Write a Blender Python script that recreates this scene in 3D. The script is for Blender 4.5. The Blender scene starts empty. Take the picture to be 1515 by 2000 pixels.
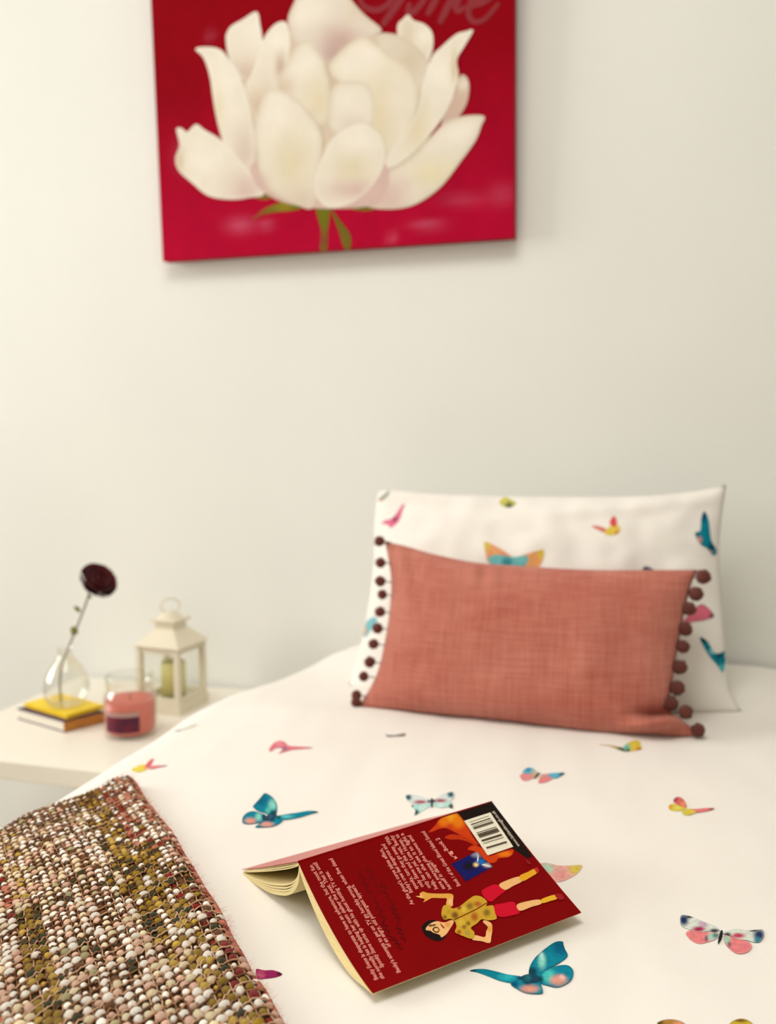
import bpy, bmesh, math, random
import numpy as np
from mathutils import Vector, Matrix, noise
from mathutils.bvhtree import BVHTree
from mathutils.geometry import delaunay_2d_cdt, tessellate_polygon

random.seed(7)
SC = bpy.context.scene
COL = SC.collection
BT = 0.55                       # bed top height
WALL_Y = 1.56                   # head wall
CAM_Z = BT + 0.3978

# ------------------------------------------------------------------ camera
F_PX, PITCH, ROLL, YAW = 1737.0, 0.0840, -0.0067, 0.2783
_r0 = Vector((math.cos(YAW), math.sin(YAW), 0)); _f0 = Vector((-math.sin(YAW), math.cos(YAW), 0)); _z = Vector((0, 0, 1))
FWD = _f0 * math.cos(PITCH) - _z * math.sin(PITCH)
_u = _z * math.cos(PITCH) + _f0 * math.sin(PITCH)
RIGHT = _r0 * math.cos(ROLL) + _u * math.sin(ROLL)
UP = -_r0 * math.sin(ROLL) + _u * math.cos(ROLL)
CAM = Vector((0, 0, CAM_Z))
cam_d = bpy.data.cameras.new('camera'); cam = bpy.data.objects.new('camera', cam_d); COL.objects.link(cam)
m = Matrix.Identity(4)
for i, v in enumerate((RIGHT, UP, -FWD)):
    for j in range(3): m[j][i] = v[j]
m.translation = CAM
cam.matrix_world = m
cam_d.sensor_fit = 'HORIZONTAL'; cam_d.sensor_width = 36.0
cam_d.lens = F_PX / 1515 * 36.0
cam_d.clip_start = 0.02; cam_d.clip_end = 50
cam_d.dof.use_dof = True; cam_d.dof.focus_distance = 0.72; cam_d.dof.aperture_fstop = 5.2
SC.camera = cam

# ------------------------------------------------------------------ world, lights, exposure
w = bpy.data.worlds.new('world'); SC.world = w; w.use_nodes = True
bg = w.node_tree.nodes['Background']; bg.inputs[0].default_value = (1.0, 0.96, 0.88, 1); bg.inputs[1].default_value = 0.6
SC.view_settings.view_transform = 'Standard'; SC.view_settings.look = 'None'
SC.view_settings.gamma = 1.0; SC.view_settings.use_curve_mapping = False
SC.view_settings.exposure = -0.41
def area(name, loc, aim, sx, sy, power, col):
    d = bpy.data.lights.new(name, 'AREA'); d.shape = 'RECTANGLE'; d.size = sx; d.size_y = sy; d.energy = power; d.color = col
    o = bpy.data.objects.new(name, d); COL.objects.link(o); o.location = loc
    o.rotation_euler = (Vector(aim) - Vector(loc)).to_track_quat('-Z', 'Y').to_euler()
    return o
area('window_daylight', (-3.37, 0.35, 1.5), (0.0, 0.45, 1.1), 1.5, 1.3, 82, (0.985, 0.995, 0.985))
area('ceiling_lamp_light', (-0.35, 0.25, 2.44), (-0.35, 0.25, 0), 0.9, 0.9, 26, (1.0, 0.98, 0.94))  # added soft fill under the ceiling, with no lamp fixture

SC.cycles.transparent_max_bounces = 32
# ------------------------------------------------------------------ helpers
def S(r, g, b):
    f = lambda c: (c / 255 / 12.92) if c / 255 <= 0.04045 else ((c / 255 + 0.055) / 1.055) ** 2.4
    return (f(r), f(g), f(b))
def ray(px, py):
    return (FWD + RIGHT * ((px - 757.5) / F_PX) + UP * ((1000 - py) / F_PX)).normalized()
def gp(px, py, z):                       # pixel -> point at height z
    d = ray(px, py); return CAM + d * ((z - CAM.z) / d.z)
def wp(px, py, y):                       # pixel -> point on the plane y
    d = ray(px, py); return CAM + d * (y / d.y)
def pp(px, py, p0, n):                   # pixel -> point on any plane
    d = ray(px, py); return CAM + d * ((p0 - CAM).dot(n) / d.dot(n))
def sstep(a, b, x):
    t = min(1, max(0, (x - a) / (b - a))); return t * t * (3 - 2 * t)

def material(name, col, rough=0.6, spec=0.3, var=0.0, vscale=20, bump=0.0, bscale=200, sheen=0.0, metal=0.0, stretch=None, col2=None, weave=None):
    mt = bpy.data.materials.new(name); mt.use_nodes = True
    nt = mt.node_tree; N = nt.nodes; L = nt.links; p = N['Principled BSDF']
    p.inputs['Base Color'].default_value = (*col, 1); p.inputs['Roughness'].default_value = rough
    p.inputs['Specular IOR Level'].default_value = spec; p.inputs['Metallic'].default_value = metal
    if sheen: p.inputs['Sheen Weight'].default_value = sheen
    tc = N.new('ShaderNodeTexCoord'); vec = tc.outputs['Object']
    if stretch:
        mp = N.new('ShaderNodeMapping'); mp.inputs['Scale'].default_value = stretch; L.new(vec, mp.inputs[0]); vec = mp.outputs[0]
    if var:
        nz = N.new('ShaderNodeTexNoise'); nz.inputs['Scale'].default_value = vscale; nz.inputs['Detail'].default_value = 5; L.new(vec, nz.inputs['Vector'])
        mx = N.new('ShaderNodeMix'); mx.data_type = 'RGBA'
        c2 = col2 if col2 else tuple(c * (1 - var) for c in col)
        mx.inputs[6].default_value = (*col, 1); mx.inputs[7].default_value = (*c2, 1)
        rp = N.new('ShaderNodeMapRange'); rp.inputs[1].default_value = 0.35; rp.inputs[2].default_value = 0.65; L.new(nz.outputs[0], rp.inputs[0])
        L.new(rp.outputs[0], mx.inputs[0]); L.new(mx.outputs[2], p.inputs['Base Color'])
    if bump:
        b = N.new('ShaderNodeBump'); b.inputs['Strength'].default_value = bump; b.inputs['Distance'].default_value = 0.002
        if weave:
            w1 = N.new('ShaderNodeTexWave'); w1.bands_direction = 'X'; w1.inputs['Scale'].default_value = weave; w1.inputs['Distortion'].default_value = 1.5
            w2 = N.new('ShaderNodeTexWave'); w2.bands_direction = 'Z'; w2.inputs['Scale'].default_value = weave; w2.inputs['Distortion'].default_value = 1.5
            L.new(tc.outputs['Object'], w1.inputs['Vector']); L.new(tc.outputs['Object'], w2.inputs['Vector'])
            ad = N.new('ShaderNodeMath'); L.new(w1.outputs[1], ad.inputs[0]); L.new(w2.outputs[1], ad.inputs[1]); L.new(ad.outputs[0], b.inputs['Height'])
        else:
            nb = N.new('ShaderNodeTexNoise'); nb.inputs['Scale'].default_value = bscale; nb.inputs['Detail'].default_value = 4
            L.new(tc.outputs['Object'], nb.inputs['Vector']); L.new(nb.outputs[0], b.inputs['Height'])
        L.new(b.outputs[0], p.inputs['Normal'])
    return mt

def attr_material(name, rough=0.7, spec=0.2, mottle=0.12, mscale=400):
    mt = bpy.data.materials.new(name); mt.use_nodes = True
    nt = mt.node_tree; N = nt.nodes; L = nt.links; p = N['Principled BSDF']
    a = N.new('ShaderNodeAttribute'); a.attribute_name = 'Col'
    nz = N.new('ShaderNodeTexNoise'); nz.inputs['Scale'].default_value = mscale; nz.inputs['Detail'].default_value = 3
    tc = N.new('ShaderNodeTexCoord'); L.new(tc.outputs['Object'], nz.inputs['Vector'])
    mr = N.new('ShaderNodeMapRange'); mr.inputs[1].default_value = 0.3; mr.inputs[2].default_value = 0.7; mr.inputs[3].default_value = 1 - mottle; mr.inputs[4].default_value = 1 + mottle
    L.new(nz.outputs[0], mr.inputs[0])
    mx = N.new('ShaderNodeVectorMath'); mx.operation = 'MULTIPLY'; L.new(a.outputs[0], mx.inputs[0]); L.new(mr.outputs[0], mx.inputs[1])
    L.new(mx.outputs[0], p.inputs['Base Color'])
    p.inputs['Roughness'].default_value = rough; p.inputs['Specular IOR Level'].default_value = spec
    return mt

def glass_material(name, tint=(1, 1, 1), edge=None):
    mt = bpy.data.materials.new(name); mt.use_nodes = True
    nt = mt.node_tree; N = nt.nodes; L = nt.links
    N.remove(N['Principled BSDF']); out = N['Material Output']
    t = N.new('ShaderNodeBsdfTransparent'); t.inputs[0].default_value = (*tint, 1)
    g = N.new('ShaderNodeBsdfGlossy'); g.inputs['Roughness'].default_value = 0.06; g.inputs[0].default_value = (0.9, 0.9, 0.88, 1)
    lw = N.new('ShaderNodeLayerWeight'); lw.inputs[0].default_value = 0.5
    pw_ = N.new('ShaderNodeMath'); pw_.operation = 'POWER'; pw_.inputs[1].default_value = 2.4; L.new(lw.outputs['Facing'], pw_.inputs[0])
    fr = N.new('ShaderNodeMath'); fr.operation = 'MULTIPLY_ADD'; fr.inputs[1].default_value = edge or 0.35; fr.inputs[2].default_value = 0.02; L.new(pw_.outputs[0], fr.inputs[0])
    mx = N.new('ShaderNodeMixShader'); L.new(fr.outputs[0], mx.inputs[0]); L.new(t.outputs[0], mx.inputs[1]); L.new(g.outputs[0], mx.inputs[2])
    L.new(mx.outputs[0], out.inputs[0])
    return mt

def mesh_obj(name, verts, faces, mat, parent=None, smooth=True, cols=None, origin=None):
    """verts in world space; origin = local zero; parent empties are unrotated"""
    o0 = Vector(parent.location) if parent is not None else Vector(origin if origin is not None else (0, 0, 0))
    if parent is not None and parent.parent is not None: o0 = o0 + Vector(parent.parent.location)
    me = bpy.data.meshes.new(name)
    me.from_pydata([tuple(Vector(v) - o0) for v in verts], [], [tuple(f) for f in faces])
    if cols is not None:
        ca = me.color_attributes.new('Col', 'FLOAT_COLOR', 'POINT')
        ca.data.foreach_set('color', np.c_[np.array(cols, dtype=np.float32), np.ones(len(cols), dtype=np.float32)].ravel())
    me.update()
    if smooth: me.polygons.foreach_set('use_smooth', [True] * len(me.polygons))
    if isinstance(mat, (list, tuple)):
        for q in mat: me.materials.append(q)
    elif mat: me.materials.append(mat)
    ob = bpy.data.objects.new(name, me); COL.objects.link(ob)
    if parent is not None: ob.parent = parent
    else: ob.location = o0
    return ob

def thing(name, label, cat, loc, group=None):
    o = bpy.data.objects.new(name, None); COL.objects.link(o); o.location = loc
    o.empty_display_size = 0.02; o['label'] = label; o['category'] = cat
    if group: o['group'] = group
    return o
def structure(o, label):
    o['kind'] = 'structure'; o['label'] = label; o['category'] = o.name.split('_')[0]; return o

class MB:
    def __init__(s): s.v = []; s.f = []; s.c = []
    def add(s, v, f, col=None):
        n = len(s.v); s.v += [Vector(q) for q in v]; s.f += [tuple(i + n for i in q) for q in f]
        if col is not None: s.c += [col] * len(v)
    def box(s, c, hx, hy, hz, rot=0.0, bev=0.0):
        bm = bmesh.new(); bmesh.ops.create_cube(bm, size=2)
        for v in bm.verts: v.co = Vector((v.co.x * hx, v.co.y * hy, v.co.z * hz))
        if bev: bmesh.ops.bevel(bm, geom=bm.edges[:], offset=bev, segments=2, affect='EDGES', profile=0.6)
        R = Matrix.Rotation(rot, 3, 'Z'); bm.verts.index_update()
        s.add([R @ v.co + Vector(c) for v in bm.verts], [[v.index for v in f.verts] for f in bm.faces]); bm.free(); return s
    def lathe(s, c, prof, n=40, close=False):
        v = []; f = []; m_ = len(prof)
        for i in range(n):
            a = 2 * math.pi * i / n
            for (r, z) in prof: v.append(Vector(c) + Vector((r * math.cos(a), r * math.sin(a), z)))
        for i in range(n):
            j = (i + 1) % n
            for k in range(m_ - 1 + (1 if close else 0)):
                l = (k + 1) % m_
                f.append((i * m_ + k, j * m_ + k, j * m_ + l, i * m_ + l))
        s.add(v, f); return s
    def tube(s, pts, rad, n=8, col=None, cap=True):
        pts = [Vector(p) for p in pts]; v = []; f = []; prev = None
        for i, p in enumerate(pts):
            t = (pts[min(i + 1, len(pts) - 1)] - pts[max(i - 1, 0)]).normalized()
            if prev is None:
                a = t.orthogonal().normalized()
            else:
                a = (prev - t * prev.dot(t)); a = a.normalized() if a.length > 1e-6 else t.orthogonal().normalized()
            prev = a; b = t.cross(a); r = rad[i] if hasattr(rad, '__len__') else rad
            for k in range(n):
                q = 2 * math.pi * k / n; v.append(p + (a * math.cos(q) + b * math.sin(q)) * r)
        for i in range(len(pts) - 1):
            for k in range(n):
                l = (k + 1) % n; f.append((i * n + k, i * n + l, (i + 1) * n + l, (i + 1) * n + k))
        if cap:
            f.append(tuple(range(n - 1, -1, -1))); f.append(tuple((len(pts) - 1) * n + k for k in range(n)))
        s.add(v, f, col); return s
    def build(s, name, mat, parent=None, smooth=True, origin=None):
        return mesh_obj(name, s.v, s.f, mat, parent, smooth, s.c if s.c else None, origin)

def catmull(pts, sub=5, closed=True):
    P = [np.array(p, float) for p in pts]; n = len(P); out = []
    for i in range(n if closed else n - 1):
        g = (lambda k: P[k % n]) if closed else (lambda k: P[min(max(k, 0), n - 1)])
        p0, p1, p2, p3 = g(i - 1), g(i), g(i + 1), g(i + 2)
        for k in range(sub):
            t = k / sub
            out.append(0.5 * ((2 * p1) + (-p0 + p2) * t + (2 * p0 - 5 * p1 + 4 * p2 - p3) * t * t + (-p0 + 3 * p1 - 3 * p2 + p3) * t ** 3))
    if not closed: out.append(P[-1])
    return out

def fill(outline, step):
    """triangulate a closed pixel outline with inner points"""
    P = np.array(outline); n = len(P)
    x0, y0 = P.min(0); x1, y1 = P.max(0)
    inner = []
    A = P; B = np.roll(P, -1, 0)
    yy = y0 + step / 2; row = 0
    while yy < y1:
        xx = x0 + (step / 2 if row % 2 else 0)
        while xx < x1:
            c = ((A[:, 1] > yy) != (B[:, 1] > yy)) & (xx < (B[:, 0] - A[:, 0]) * (yy - A[:, 1]) / (B[:, 1] - A[:, 1] + 1e-12) + A[:, 0])
            if c.sum() % 2:
                d = np.hypot(A[:, 0] - xx, A[:, 1] - yy).min()
                if d > step * 0.45: inner.append((xx, yy))
            xx += step
        yy += step * 0.87; row += 1
    vs = [Vector((a, b)) for a, b in list(map(tuple, P)) + inner]
    ed = [(i, (i + 1) % n) for i in range(n)]
    r = delaunay_2d_cdt(vs, ed, [], 1, 1e-4)
    return np.array([(v.x, v.y) for v in r[0]]), [tuple(f) for f in r[2]]

SOFT = False
def shade(V, outline, base, blobs, edge):
    C = np.tile(np.array(base), (len(V), 1))
    for (x, y, r, c) in blobs:
        rx, ry = r if isinstance(r, tuple) else (r, r)
        d = np.sqrt(((V[:, 0] - x) / rx) ** 2 + ((V[:, 1] - y) / ry) ** 2); t = np.clip(1.3 - d, 0, 1); t = t * t * (3 - 2 * t)
        if SOFT: t = 0.85 * np.exp(-(d * 0.8) ** 2)
        C = C * (1 - t[:, None]) + np.array(c) * t[:, None]
    if edge:
        c, wd, amt = edge; O = np.array(outline)
        d = np.sqrt(((V[:, None, :] - O[None]) ** 2).sum(2)).min(1)
        t = np.clip(1 - d / wd, 0, 1)[:, None] * amt; C = C * (1 - t) + np.array(c) * t
    return C

def print_mesh(name, shapes, hit, mat, parent, step, off0, doff, sub=5):
    """shapes: (pixel outline, base colour, blobs, edge); hit(px,py) -> point, normal"""
    mb = MB()
    for k, sh in enumerate(shapes):
        pts, base = sh[0], sh[1]; blobs = sh[2] if len(sh) > 2 else []; edge = sh[3] if len(sh) > 3 else None
        straight = len(sh) > 4 and sh[4]
        if straight:
            out = []
            for i in range(len(pts)):
                a, b = np.array(pts[i], float), np.array(pts[(i + 1) % len(pts)], float); nn = max(1, int(np.hypot(*(b - a)) / step))
                out += [a + (b - a) * j / nn for j in range(nn)]
        else: out = catmull(pts, sub)
        V, Fc = fill(out, step); C = shade(V, out, base, blobs, edge)
        vv = []
        for (x, y) in V:
            p, n = hit(x, y); vv.append(p + n * (off0 + doff * k))
        n0 = len(mb.v); mb.v += vv; mb.c += [tuple(c) for c in C]
        for f in Fc:
            a, b, c = (vv[i] for i in f[:3])
            nn = (b - a).cross(c - a)
            if nn.dot(CAM - a) < 0: f = tuple(reversed(f))
            mb.f.append(tuple(i + n0 for i in f))
    return mb.build(name, mat, parent)

def bvh_hit(verts, faces):
    t = BVHTree.FromPolygons([tuple(v) for v in verts], [tuple(f) for f in faces])
    def h(x, y):
        d = ray(x, y); r = t.ray_cast(CAM, d)
        if r[0] is None:
            q = t.find_nearest(CAM + d * 0.9); p, n = q[0], q[1]
        else: p, n = r[0], r[1]
        if n.dot(CAM - p) < 0: n = -n
        return p, n
    return h

# ------------------------------------------------------------------ materials
M_WALL = material('wall_paint', S(238, 237, 230), 0.85, 0.1, 0.03, 3, 0.08, 260)
M_CEIL = material('ceiling_paint', S(240, 238, 232), 0.9, 0.1, 0.02, 3)
M_FLOOR = material('oak_laminate', S(168, 152, 130), 0.5, 0.3, 0.2, 6, stretch=(1, 12, 1))
M_WHITEWOOD = material('white_lacquer', S(238, 231, 216), 0.35, 0.4, 0.02, 8)
M_COTTON = material('white_cotton', S(243, 237, 228), 0.85, 0.12, 0.02, 6, 0.10, 900, sheen=0.1)
M_PRINT = attr_material('fabric_print', 0.85, 0.1, 0.14, 260)
M_CANVASPRINT = attr_material('canvas_print', 0.8, 0.05, 0.03, 30)
M_COVERPRINT = attr_material('cover_print', 0.5, 0.08, 0.05, 500)
M_LINEN = material('rose_linen', S(212, 128, 108), 0.9, 0.1, 0.3, 26, 0.55, sheen=0.2, stretch=(1.3, 1, 2.2), col2=S(192, 102, 84), weave=190)
M_POM = material('rust_pompom_yarn', S(140, 62, 42), 0.95, 0.05, 0.4, 300, 0.8, 500, sheen=0.2)
M_PAPER = material('aged_page_paper', S(236, 217, 160), 0.9, 0.1, 0.1, 30)
M_PAGEEDGE = material('page_edges', S(248, 230, 174), 0.9, 0.1, 0.25, 40, 0.4, 500, stretch=(1, 1, 40), col2=S(232, 208, 146))
M_COVER = material('dark_red_cover', S(130, 2, 5), 0.45, 0.04, 0.08, 30)
M_FCOVER = material('red_front_cover_with_sheen', S(192, 100, 92), 0.4, 0.3, 0.1, 30)  # glossy pink sheen of the red cover put into its base colour
M_GLASS = glass_material('clear_glass', (0.975, 0.975, 0.965), 0.75)
M_PANE = glass_material('lantern_pane', (0.98, 0.98, 0.97), 0.4)

nt = M_LINEN.node_tree; N = nt.nodes; L = nt.links; p_ = N['Principled BSDF']
tc = N.new('ShaderNodeTexCoord'); facs = []
for scl in ((22, 10, 420), (420, 10, 22), (14, 14, 14)):
    mp = N.new('ShaderNodeMapping'); mp.inputs['Scale'].default_value = scl; L.new(tc.outputs['Object'], mp.inputs[0])
    nz = N.new('ShaderNodeTexNoise'); nz.inputs['Scale'].default_value = 1.0; nz.inputs['Detail'].default_value = 4; L.new(mp.outputs[0], nz.inputs['Vector']); facs.append(nz)
a1 = N.new('ShaderNodeMath'); a1.operation = 'ADD'; L.new(facs[0].outputs[0], a1.inputs[0]); L.new(facs[1].outputs[0], a1.inputs[1])
a2 = N.new('ShaderNodeMath'); a2.operation = 'ADD'; L.new(a1.outputs[0], a2.inputs[0]); L.new(facs[2].outputs[0], a2.inputs[1])
mr = N.new('ShaderNodeMapRange'); mr.inputs[1].default_value = 1.05; mr.inputs[2].default_value = 1.95; L.new(a2.outputs[0], mr.inputs[0])
mx = N.new('ShaderNodeMix'); mx.data_type = 'RGBA'; mx.inputs[6].default_value = (*S(222, 142, 122), 1); mx.inputs[7].default_value = (*S(190, 98, 80), 1)
L.new(mr.outputs[0], mx.inputs[0]); L.new(mx.outputs[2], p_.inputs['Base Color'])

# ------------------------------------------------------------------ room shell
def slab(name, c, h, mat, label):
    o = MB().box((0, 0, 0), *h).build(name, mat, None, False); o.location = c; return structure(o, label)
X0, X1, Y0 = -3.3, 2.1, -2.4
slab('floor', ((X0 + X1) / 2, (Y0 + WALL_Y) / 2, -0.05), ((X1 - X0) / 2 + .1, (WALL_Y - Y0) / 2 + .1, 0.05), M_FLOOR, 'oak coloured wooden bedroom floor under the bed')
slab('ceiling', ((X0 + X1) / 2, (Y0 + WALL_Y) / 2, 2.55), ((X1 - X0) / 2 + .1, (WALL_Y - Y0) / 2 + .1, 0.05), M_CEIL, 'plain white bedroom ceiling')
slab('wall_back', ((X0 + X1) / 2, WALL_Y + 0.05, 1.25), ((X1 - X0) / 2 + .1, 0.05, 1.25), M_WALL, 'cream painted wall behind the bed')
slab('wall_right', (X1 + 0.05, (Y0 + WALL_Y) / 2, 1.25), (0.05, (WALL_Y - Y0) / 2, 1.25), M_WALL, 'cream side wall across from the window')
slab('wall_front', ((X0 + X1) / 2, Y0 - 0.05, 1.25), ((X1 - X0) / 2 + .1, 0.05, 1.25), M_WALL, 'cream wall at the foot of the bed')
WY0, WY1, WZ0, WZ1 = -0.45, 1.15, 0.8, 2.2
mb = MB()
mb.box((0, (Y0 + WY0) / 2, 1.25), 0.05, (WY0 - Y0) / 2, 1.25); mb.box((0, (WY1 + WALL_Y) / 2, 1.25), 0.05, (WALL_Y - WY1) / 2, 1.25)
mb.box((0, (WY0 + WY1) / 2, WZ0 / 2), 0.05, (WY1 - WY0) / 2, WZ0 / 2); mb.box((0, (WY0 + WY1) / 2, (WZ1 + 2.5) / 2), 0.05, (WY1 - WY0) / 2, (2.5 - WZ1) / 2)
o = mb.build('wall_left', M_WALL, None, False); o.location = (X0 - 0.05, 0, 0); structure(o, 'cream wall holding the window beside the bed')
wr = bpy.data.objects.new('window_1', None); COL.objects.link(wr); wr.location = (X0 - 0.05, (WY0 + WY1) / 2, WZ0); structure(wr, 'white framed window lighting the bed')
mb = MB(); cy = (WY0 + WY1) / 2; hx = 0.03; xw = X0 - 0.05
for yy in (WY0 + 0.025, cy, WY1 - 0.025): mb.box((xw, yy, (WZ0 + WZ1) / 2), hx, 0.025, (WZ1 - WZ0) / 2)
for zz in (WZ0 + 0.025, WZ1 - 0.025): mb.box((xw, cy, zz), hx, (WY1 - WY0) / 2, 0.025)
mb.build('window_frame', M_WHITEWOOD, wr, False)
mb = MB().box((X0 + 0.03, cy, WZ0 - 0.012), 0.1, (WY1 - WY0) / 2 + 0.05, 0.012, bev=0.003); mb.build('window_sill', M_WHITEWOOD, wr, False)

# ------------------------------------------------------------------ bed and duvet
BX0, BX1 = -0.588, 0.245      # flat part of the duvet
RR = 0.085
bed = thing('single_bed', 'single bed with pale mattress standing against the cream wall', 'bed', (-0.145, 0.55, 0))
M_MATT = material('mattress_ticking', S(226, 220, 208), 0.9, 0.1, 0.05, 30)
M_BEDWOOD = material('bed_frame_wood', S(214, 196, 166), 0.5, 0.3, 0.15, 10, stretch=(1, 10, 1))
def bed_slab(name, z0, z1, inset, mt):            # outline follows the rounded head corner under the duvet
    yy = np.linspace(-0.40 + inset, 1.53 - inset, 24)
    ring = [(BX1 + 0.045 - inset, yy[0]), (BX1 + 0.045 - inset, yy[-1])] + [(BX0 + 0.8 * max(0, y - 1.2) ** 1.5 - 0.045 + inset, y) for y in yy[::-1]]
    n = len(ring); V = [Vector((x, y, z0)) for x, y in ring] + [Vector((x, y, z1)) for x, y in ring]
    mesh_obj(name, V, [tuple(range(n))[::-1], tuple(range(n, 2 * n))] + [(i, (i + 1) % n, n + (i + 1) % n, n + i) for i in range(n)], mt, bed, False)
bed_slab('mattress', 0.295, 0.505, 0.0, M_MATT); bed_slab('bed_base', 0.215, 0.295, 0.01, M_BEDWOOD)
for sx in (-1, 1):
    for sy in (-1, 1):
        MB().box((-0.145 + sx * 0.35, 0.55 + sy * 0.88, 0.109), 0.03, 0.03, 0.109, bev=0.004).build('leg', M_BEDWOOD, bed, False)

def relief(s, y):
    v = Vector((s * 3.1, y * 3.1, 0.3))
    z = 0.0035 * noise.noise(v) + 0.0016 * noise.noise(Vector((s * 9, y * 7, 2.0)))
    z += 0.0011 * noise.noise(Vector((s * 24 + 3 * y, y * 10, 5.0)))
    # soft ridge running up to the cushion's corner
    z += 0.010 * math.exp(-(((y - 1.17 - 0.12 * (s + 0.45)) / 0.045) ** 2)) * math.exp(-((s + 0.46) / 0.16) ** 2)
    z += 0.042 * sstep(1.31, 1.46, y) * math.exp(-((s + 0.40) / 0.13) ** 2)          # bunched head end
    z += 0.020 * sstep(1.30, 1.42, y) * math.exp(-((s - 0.16) / 0.10) ** 2)
    z -= 0.008 * math.exp(-((s + 0.30) ** 2 + (y - 0.80) ** 2) / 0.0060)              # dip under the book
    z -= 0.004 * math.exp(-((s + 0.212) ** 2 + (y - 0.866) ** 2) / 0.0016)
    return z
def wrap(s, y, off=0.0):
    inw = 0.8 * max(0, y - 1.2) ** 1.5
    xl, xr = BX0 + inw, BX1
    rz = relief(s, y)
    lim = math.pi / 2 * 0.94
    if s < xl or s > xr:
        left = s < xl; d = (xl - s) if left else (s - xr); sg = -1 if left else 1; xb = xl if left else xr
        t = min(d / RR, lim); ex = d - RR * lim
        x = xb + sg * RR * math.sin(t); z = -RR * (1 - math.cos(t)); nx, nz = sg * math.sin(t), math.cos(t)
        if ex > 0: x += sg * ex * math.cos(lim); z -= ex * math.sin(lim)
        if ex > 0: x += sg * 0.012 * min(1, ex / 0.1) * math.sin(y * 16 + 1.2 * math.sin(y * 5))
    else: x, z, nx, nz = s, 0.0, 0.0, 1.0
    return Vector((x + nx * (rz + off), y, BT + z + nz * (rz + off)))

duvet = thing('duvet', 'white duvet with scattered watercolour butterfly print spread over the bed', 'duvet', (-0.145, 0.55, BT))
ss = list(np.linspace(BX0 - 0.36, BX0 + 0.15, 100)) + list(np.linspace(BX0 + 0.155, BX1 - 0.05, 110)) + list(np.linspace(BX1 - 0.045, BX1 + 0.36, 60))
ys = list(np.linspace(-0.42, 0.35, 70)) + list(np.linspace(0.355, 1.545, 230))
dv = [wrap(s, y) for y in ys for s in ss]; n_ = len(ss)
df = [(j * n_ + i, j * n_ + i + 1, (j + 1) * n_ + i + 1, (j + 1) * n_ + i) for j in range(len(ys) - 1) for i in range(n_ - 1)]
cover = mesh_obj('cover', dv, df, M_COTTON, duvet)
sm = cover.modifiers.new('thickness', 'SOLIDIFY'); sm.thickness = 0.02; sm.offset = -1
duvet_hit = bvh_hit(dv, df)
DUVET = BVHTree.FromPolygons([tuple(v) for v in dv], df)
def duvet_z(x, y):
    r = DUVET.ray_cast(Vector((x, y, 3)), Vector((0, 0, -1))); return r[0].z if r[0] is not None else -1
def rest(verts, gap=0.0004):                      # flatten a soft thing where it presses on the duvet
    for v in verts: v.z = max(v.z, duvet_z(v.x, v.y) + gap)

TEAL, DTEAL, MINT, NAVY = S(8, 128, 150), S(10, 62, 78), S(130, 205, 190), S(28, 48, 92)
SALM, PINK, MAG, YEL = S(222, 152, 132), S(226, 128, 130), S(160, 30, 72), S(214, 196, 66)
PALE, DARK, SKY, PLUM = S(214, 220, 208), S(34, 34, 40), S(92, 172, 198), S(150, 34, 92)
BF = {}
BF['teal butterfly print beyond the book'] = [
  ([(496,1579),(494,1575),(499,1569),(508,1559),(516,1550),(524,1552),(534,1560),(541,1574),(539,1591),(527,1594),(517,1589),(504,1585)], TEAL, [(510,1563,14,S(0,98,128)),(532,1573,(9,13),MINT),(524,1584,7,S(90,190,180)),(533,1590,9,DTEAL)], (DTEAL,2.5,.8)),
  ([(473,1602),(474,1597),(481,1589),(494,1585),(510,1589),(519,1594),(513,1607),(502,1609),(484,1611),(474,1608)], TEAL, [(506,1596,9,MINT),(489,1604,(13,7),SALM),(516,1596,7,DTEAL)], (DTEAL,2.2,.8)),
  ([(498,1616.5),(510,1608),(522,1599),(543,1596),(552,1602),(548,1608),(534,1615),(515,1617)], TEAL, [(521,1611,(15,6),SALM),(530,1599,8,DTEAL)], (DTEAL,2,.6)),
  ([(538,1597),(540,1595),(561,1591),(579,1588.5),(600,1585),(612,1585),(621,1587),(608,1590.5),(587,1597),(567,1601),(550,1602)], TEAL, [(560,1596,(16,4),S(90,190,190)),(616,1587,7,DTEAL),(543,1598,6,DTEAL)], (S(0,100,120),1.5,.6)),
  ([(513,1600),(524,1593),(534,1592),(541,1593),(530,1601),(518,1605)], S(40,66,92), [(528,1597,5,S(52,86,112))])]
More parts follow.
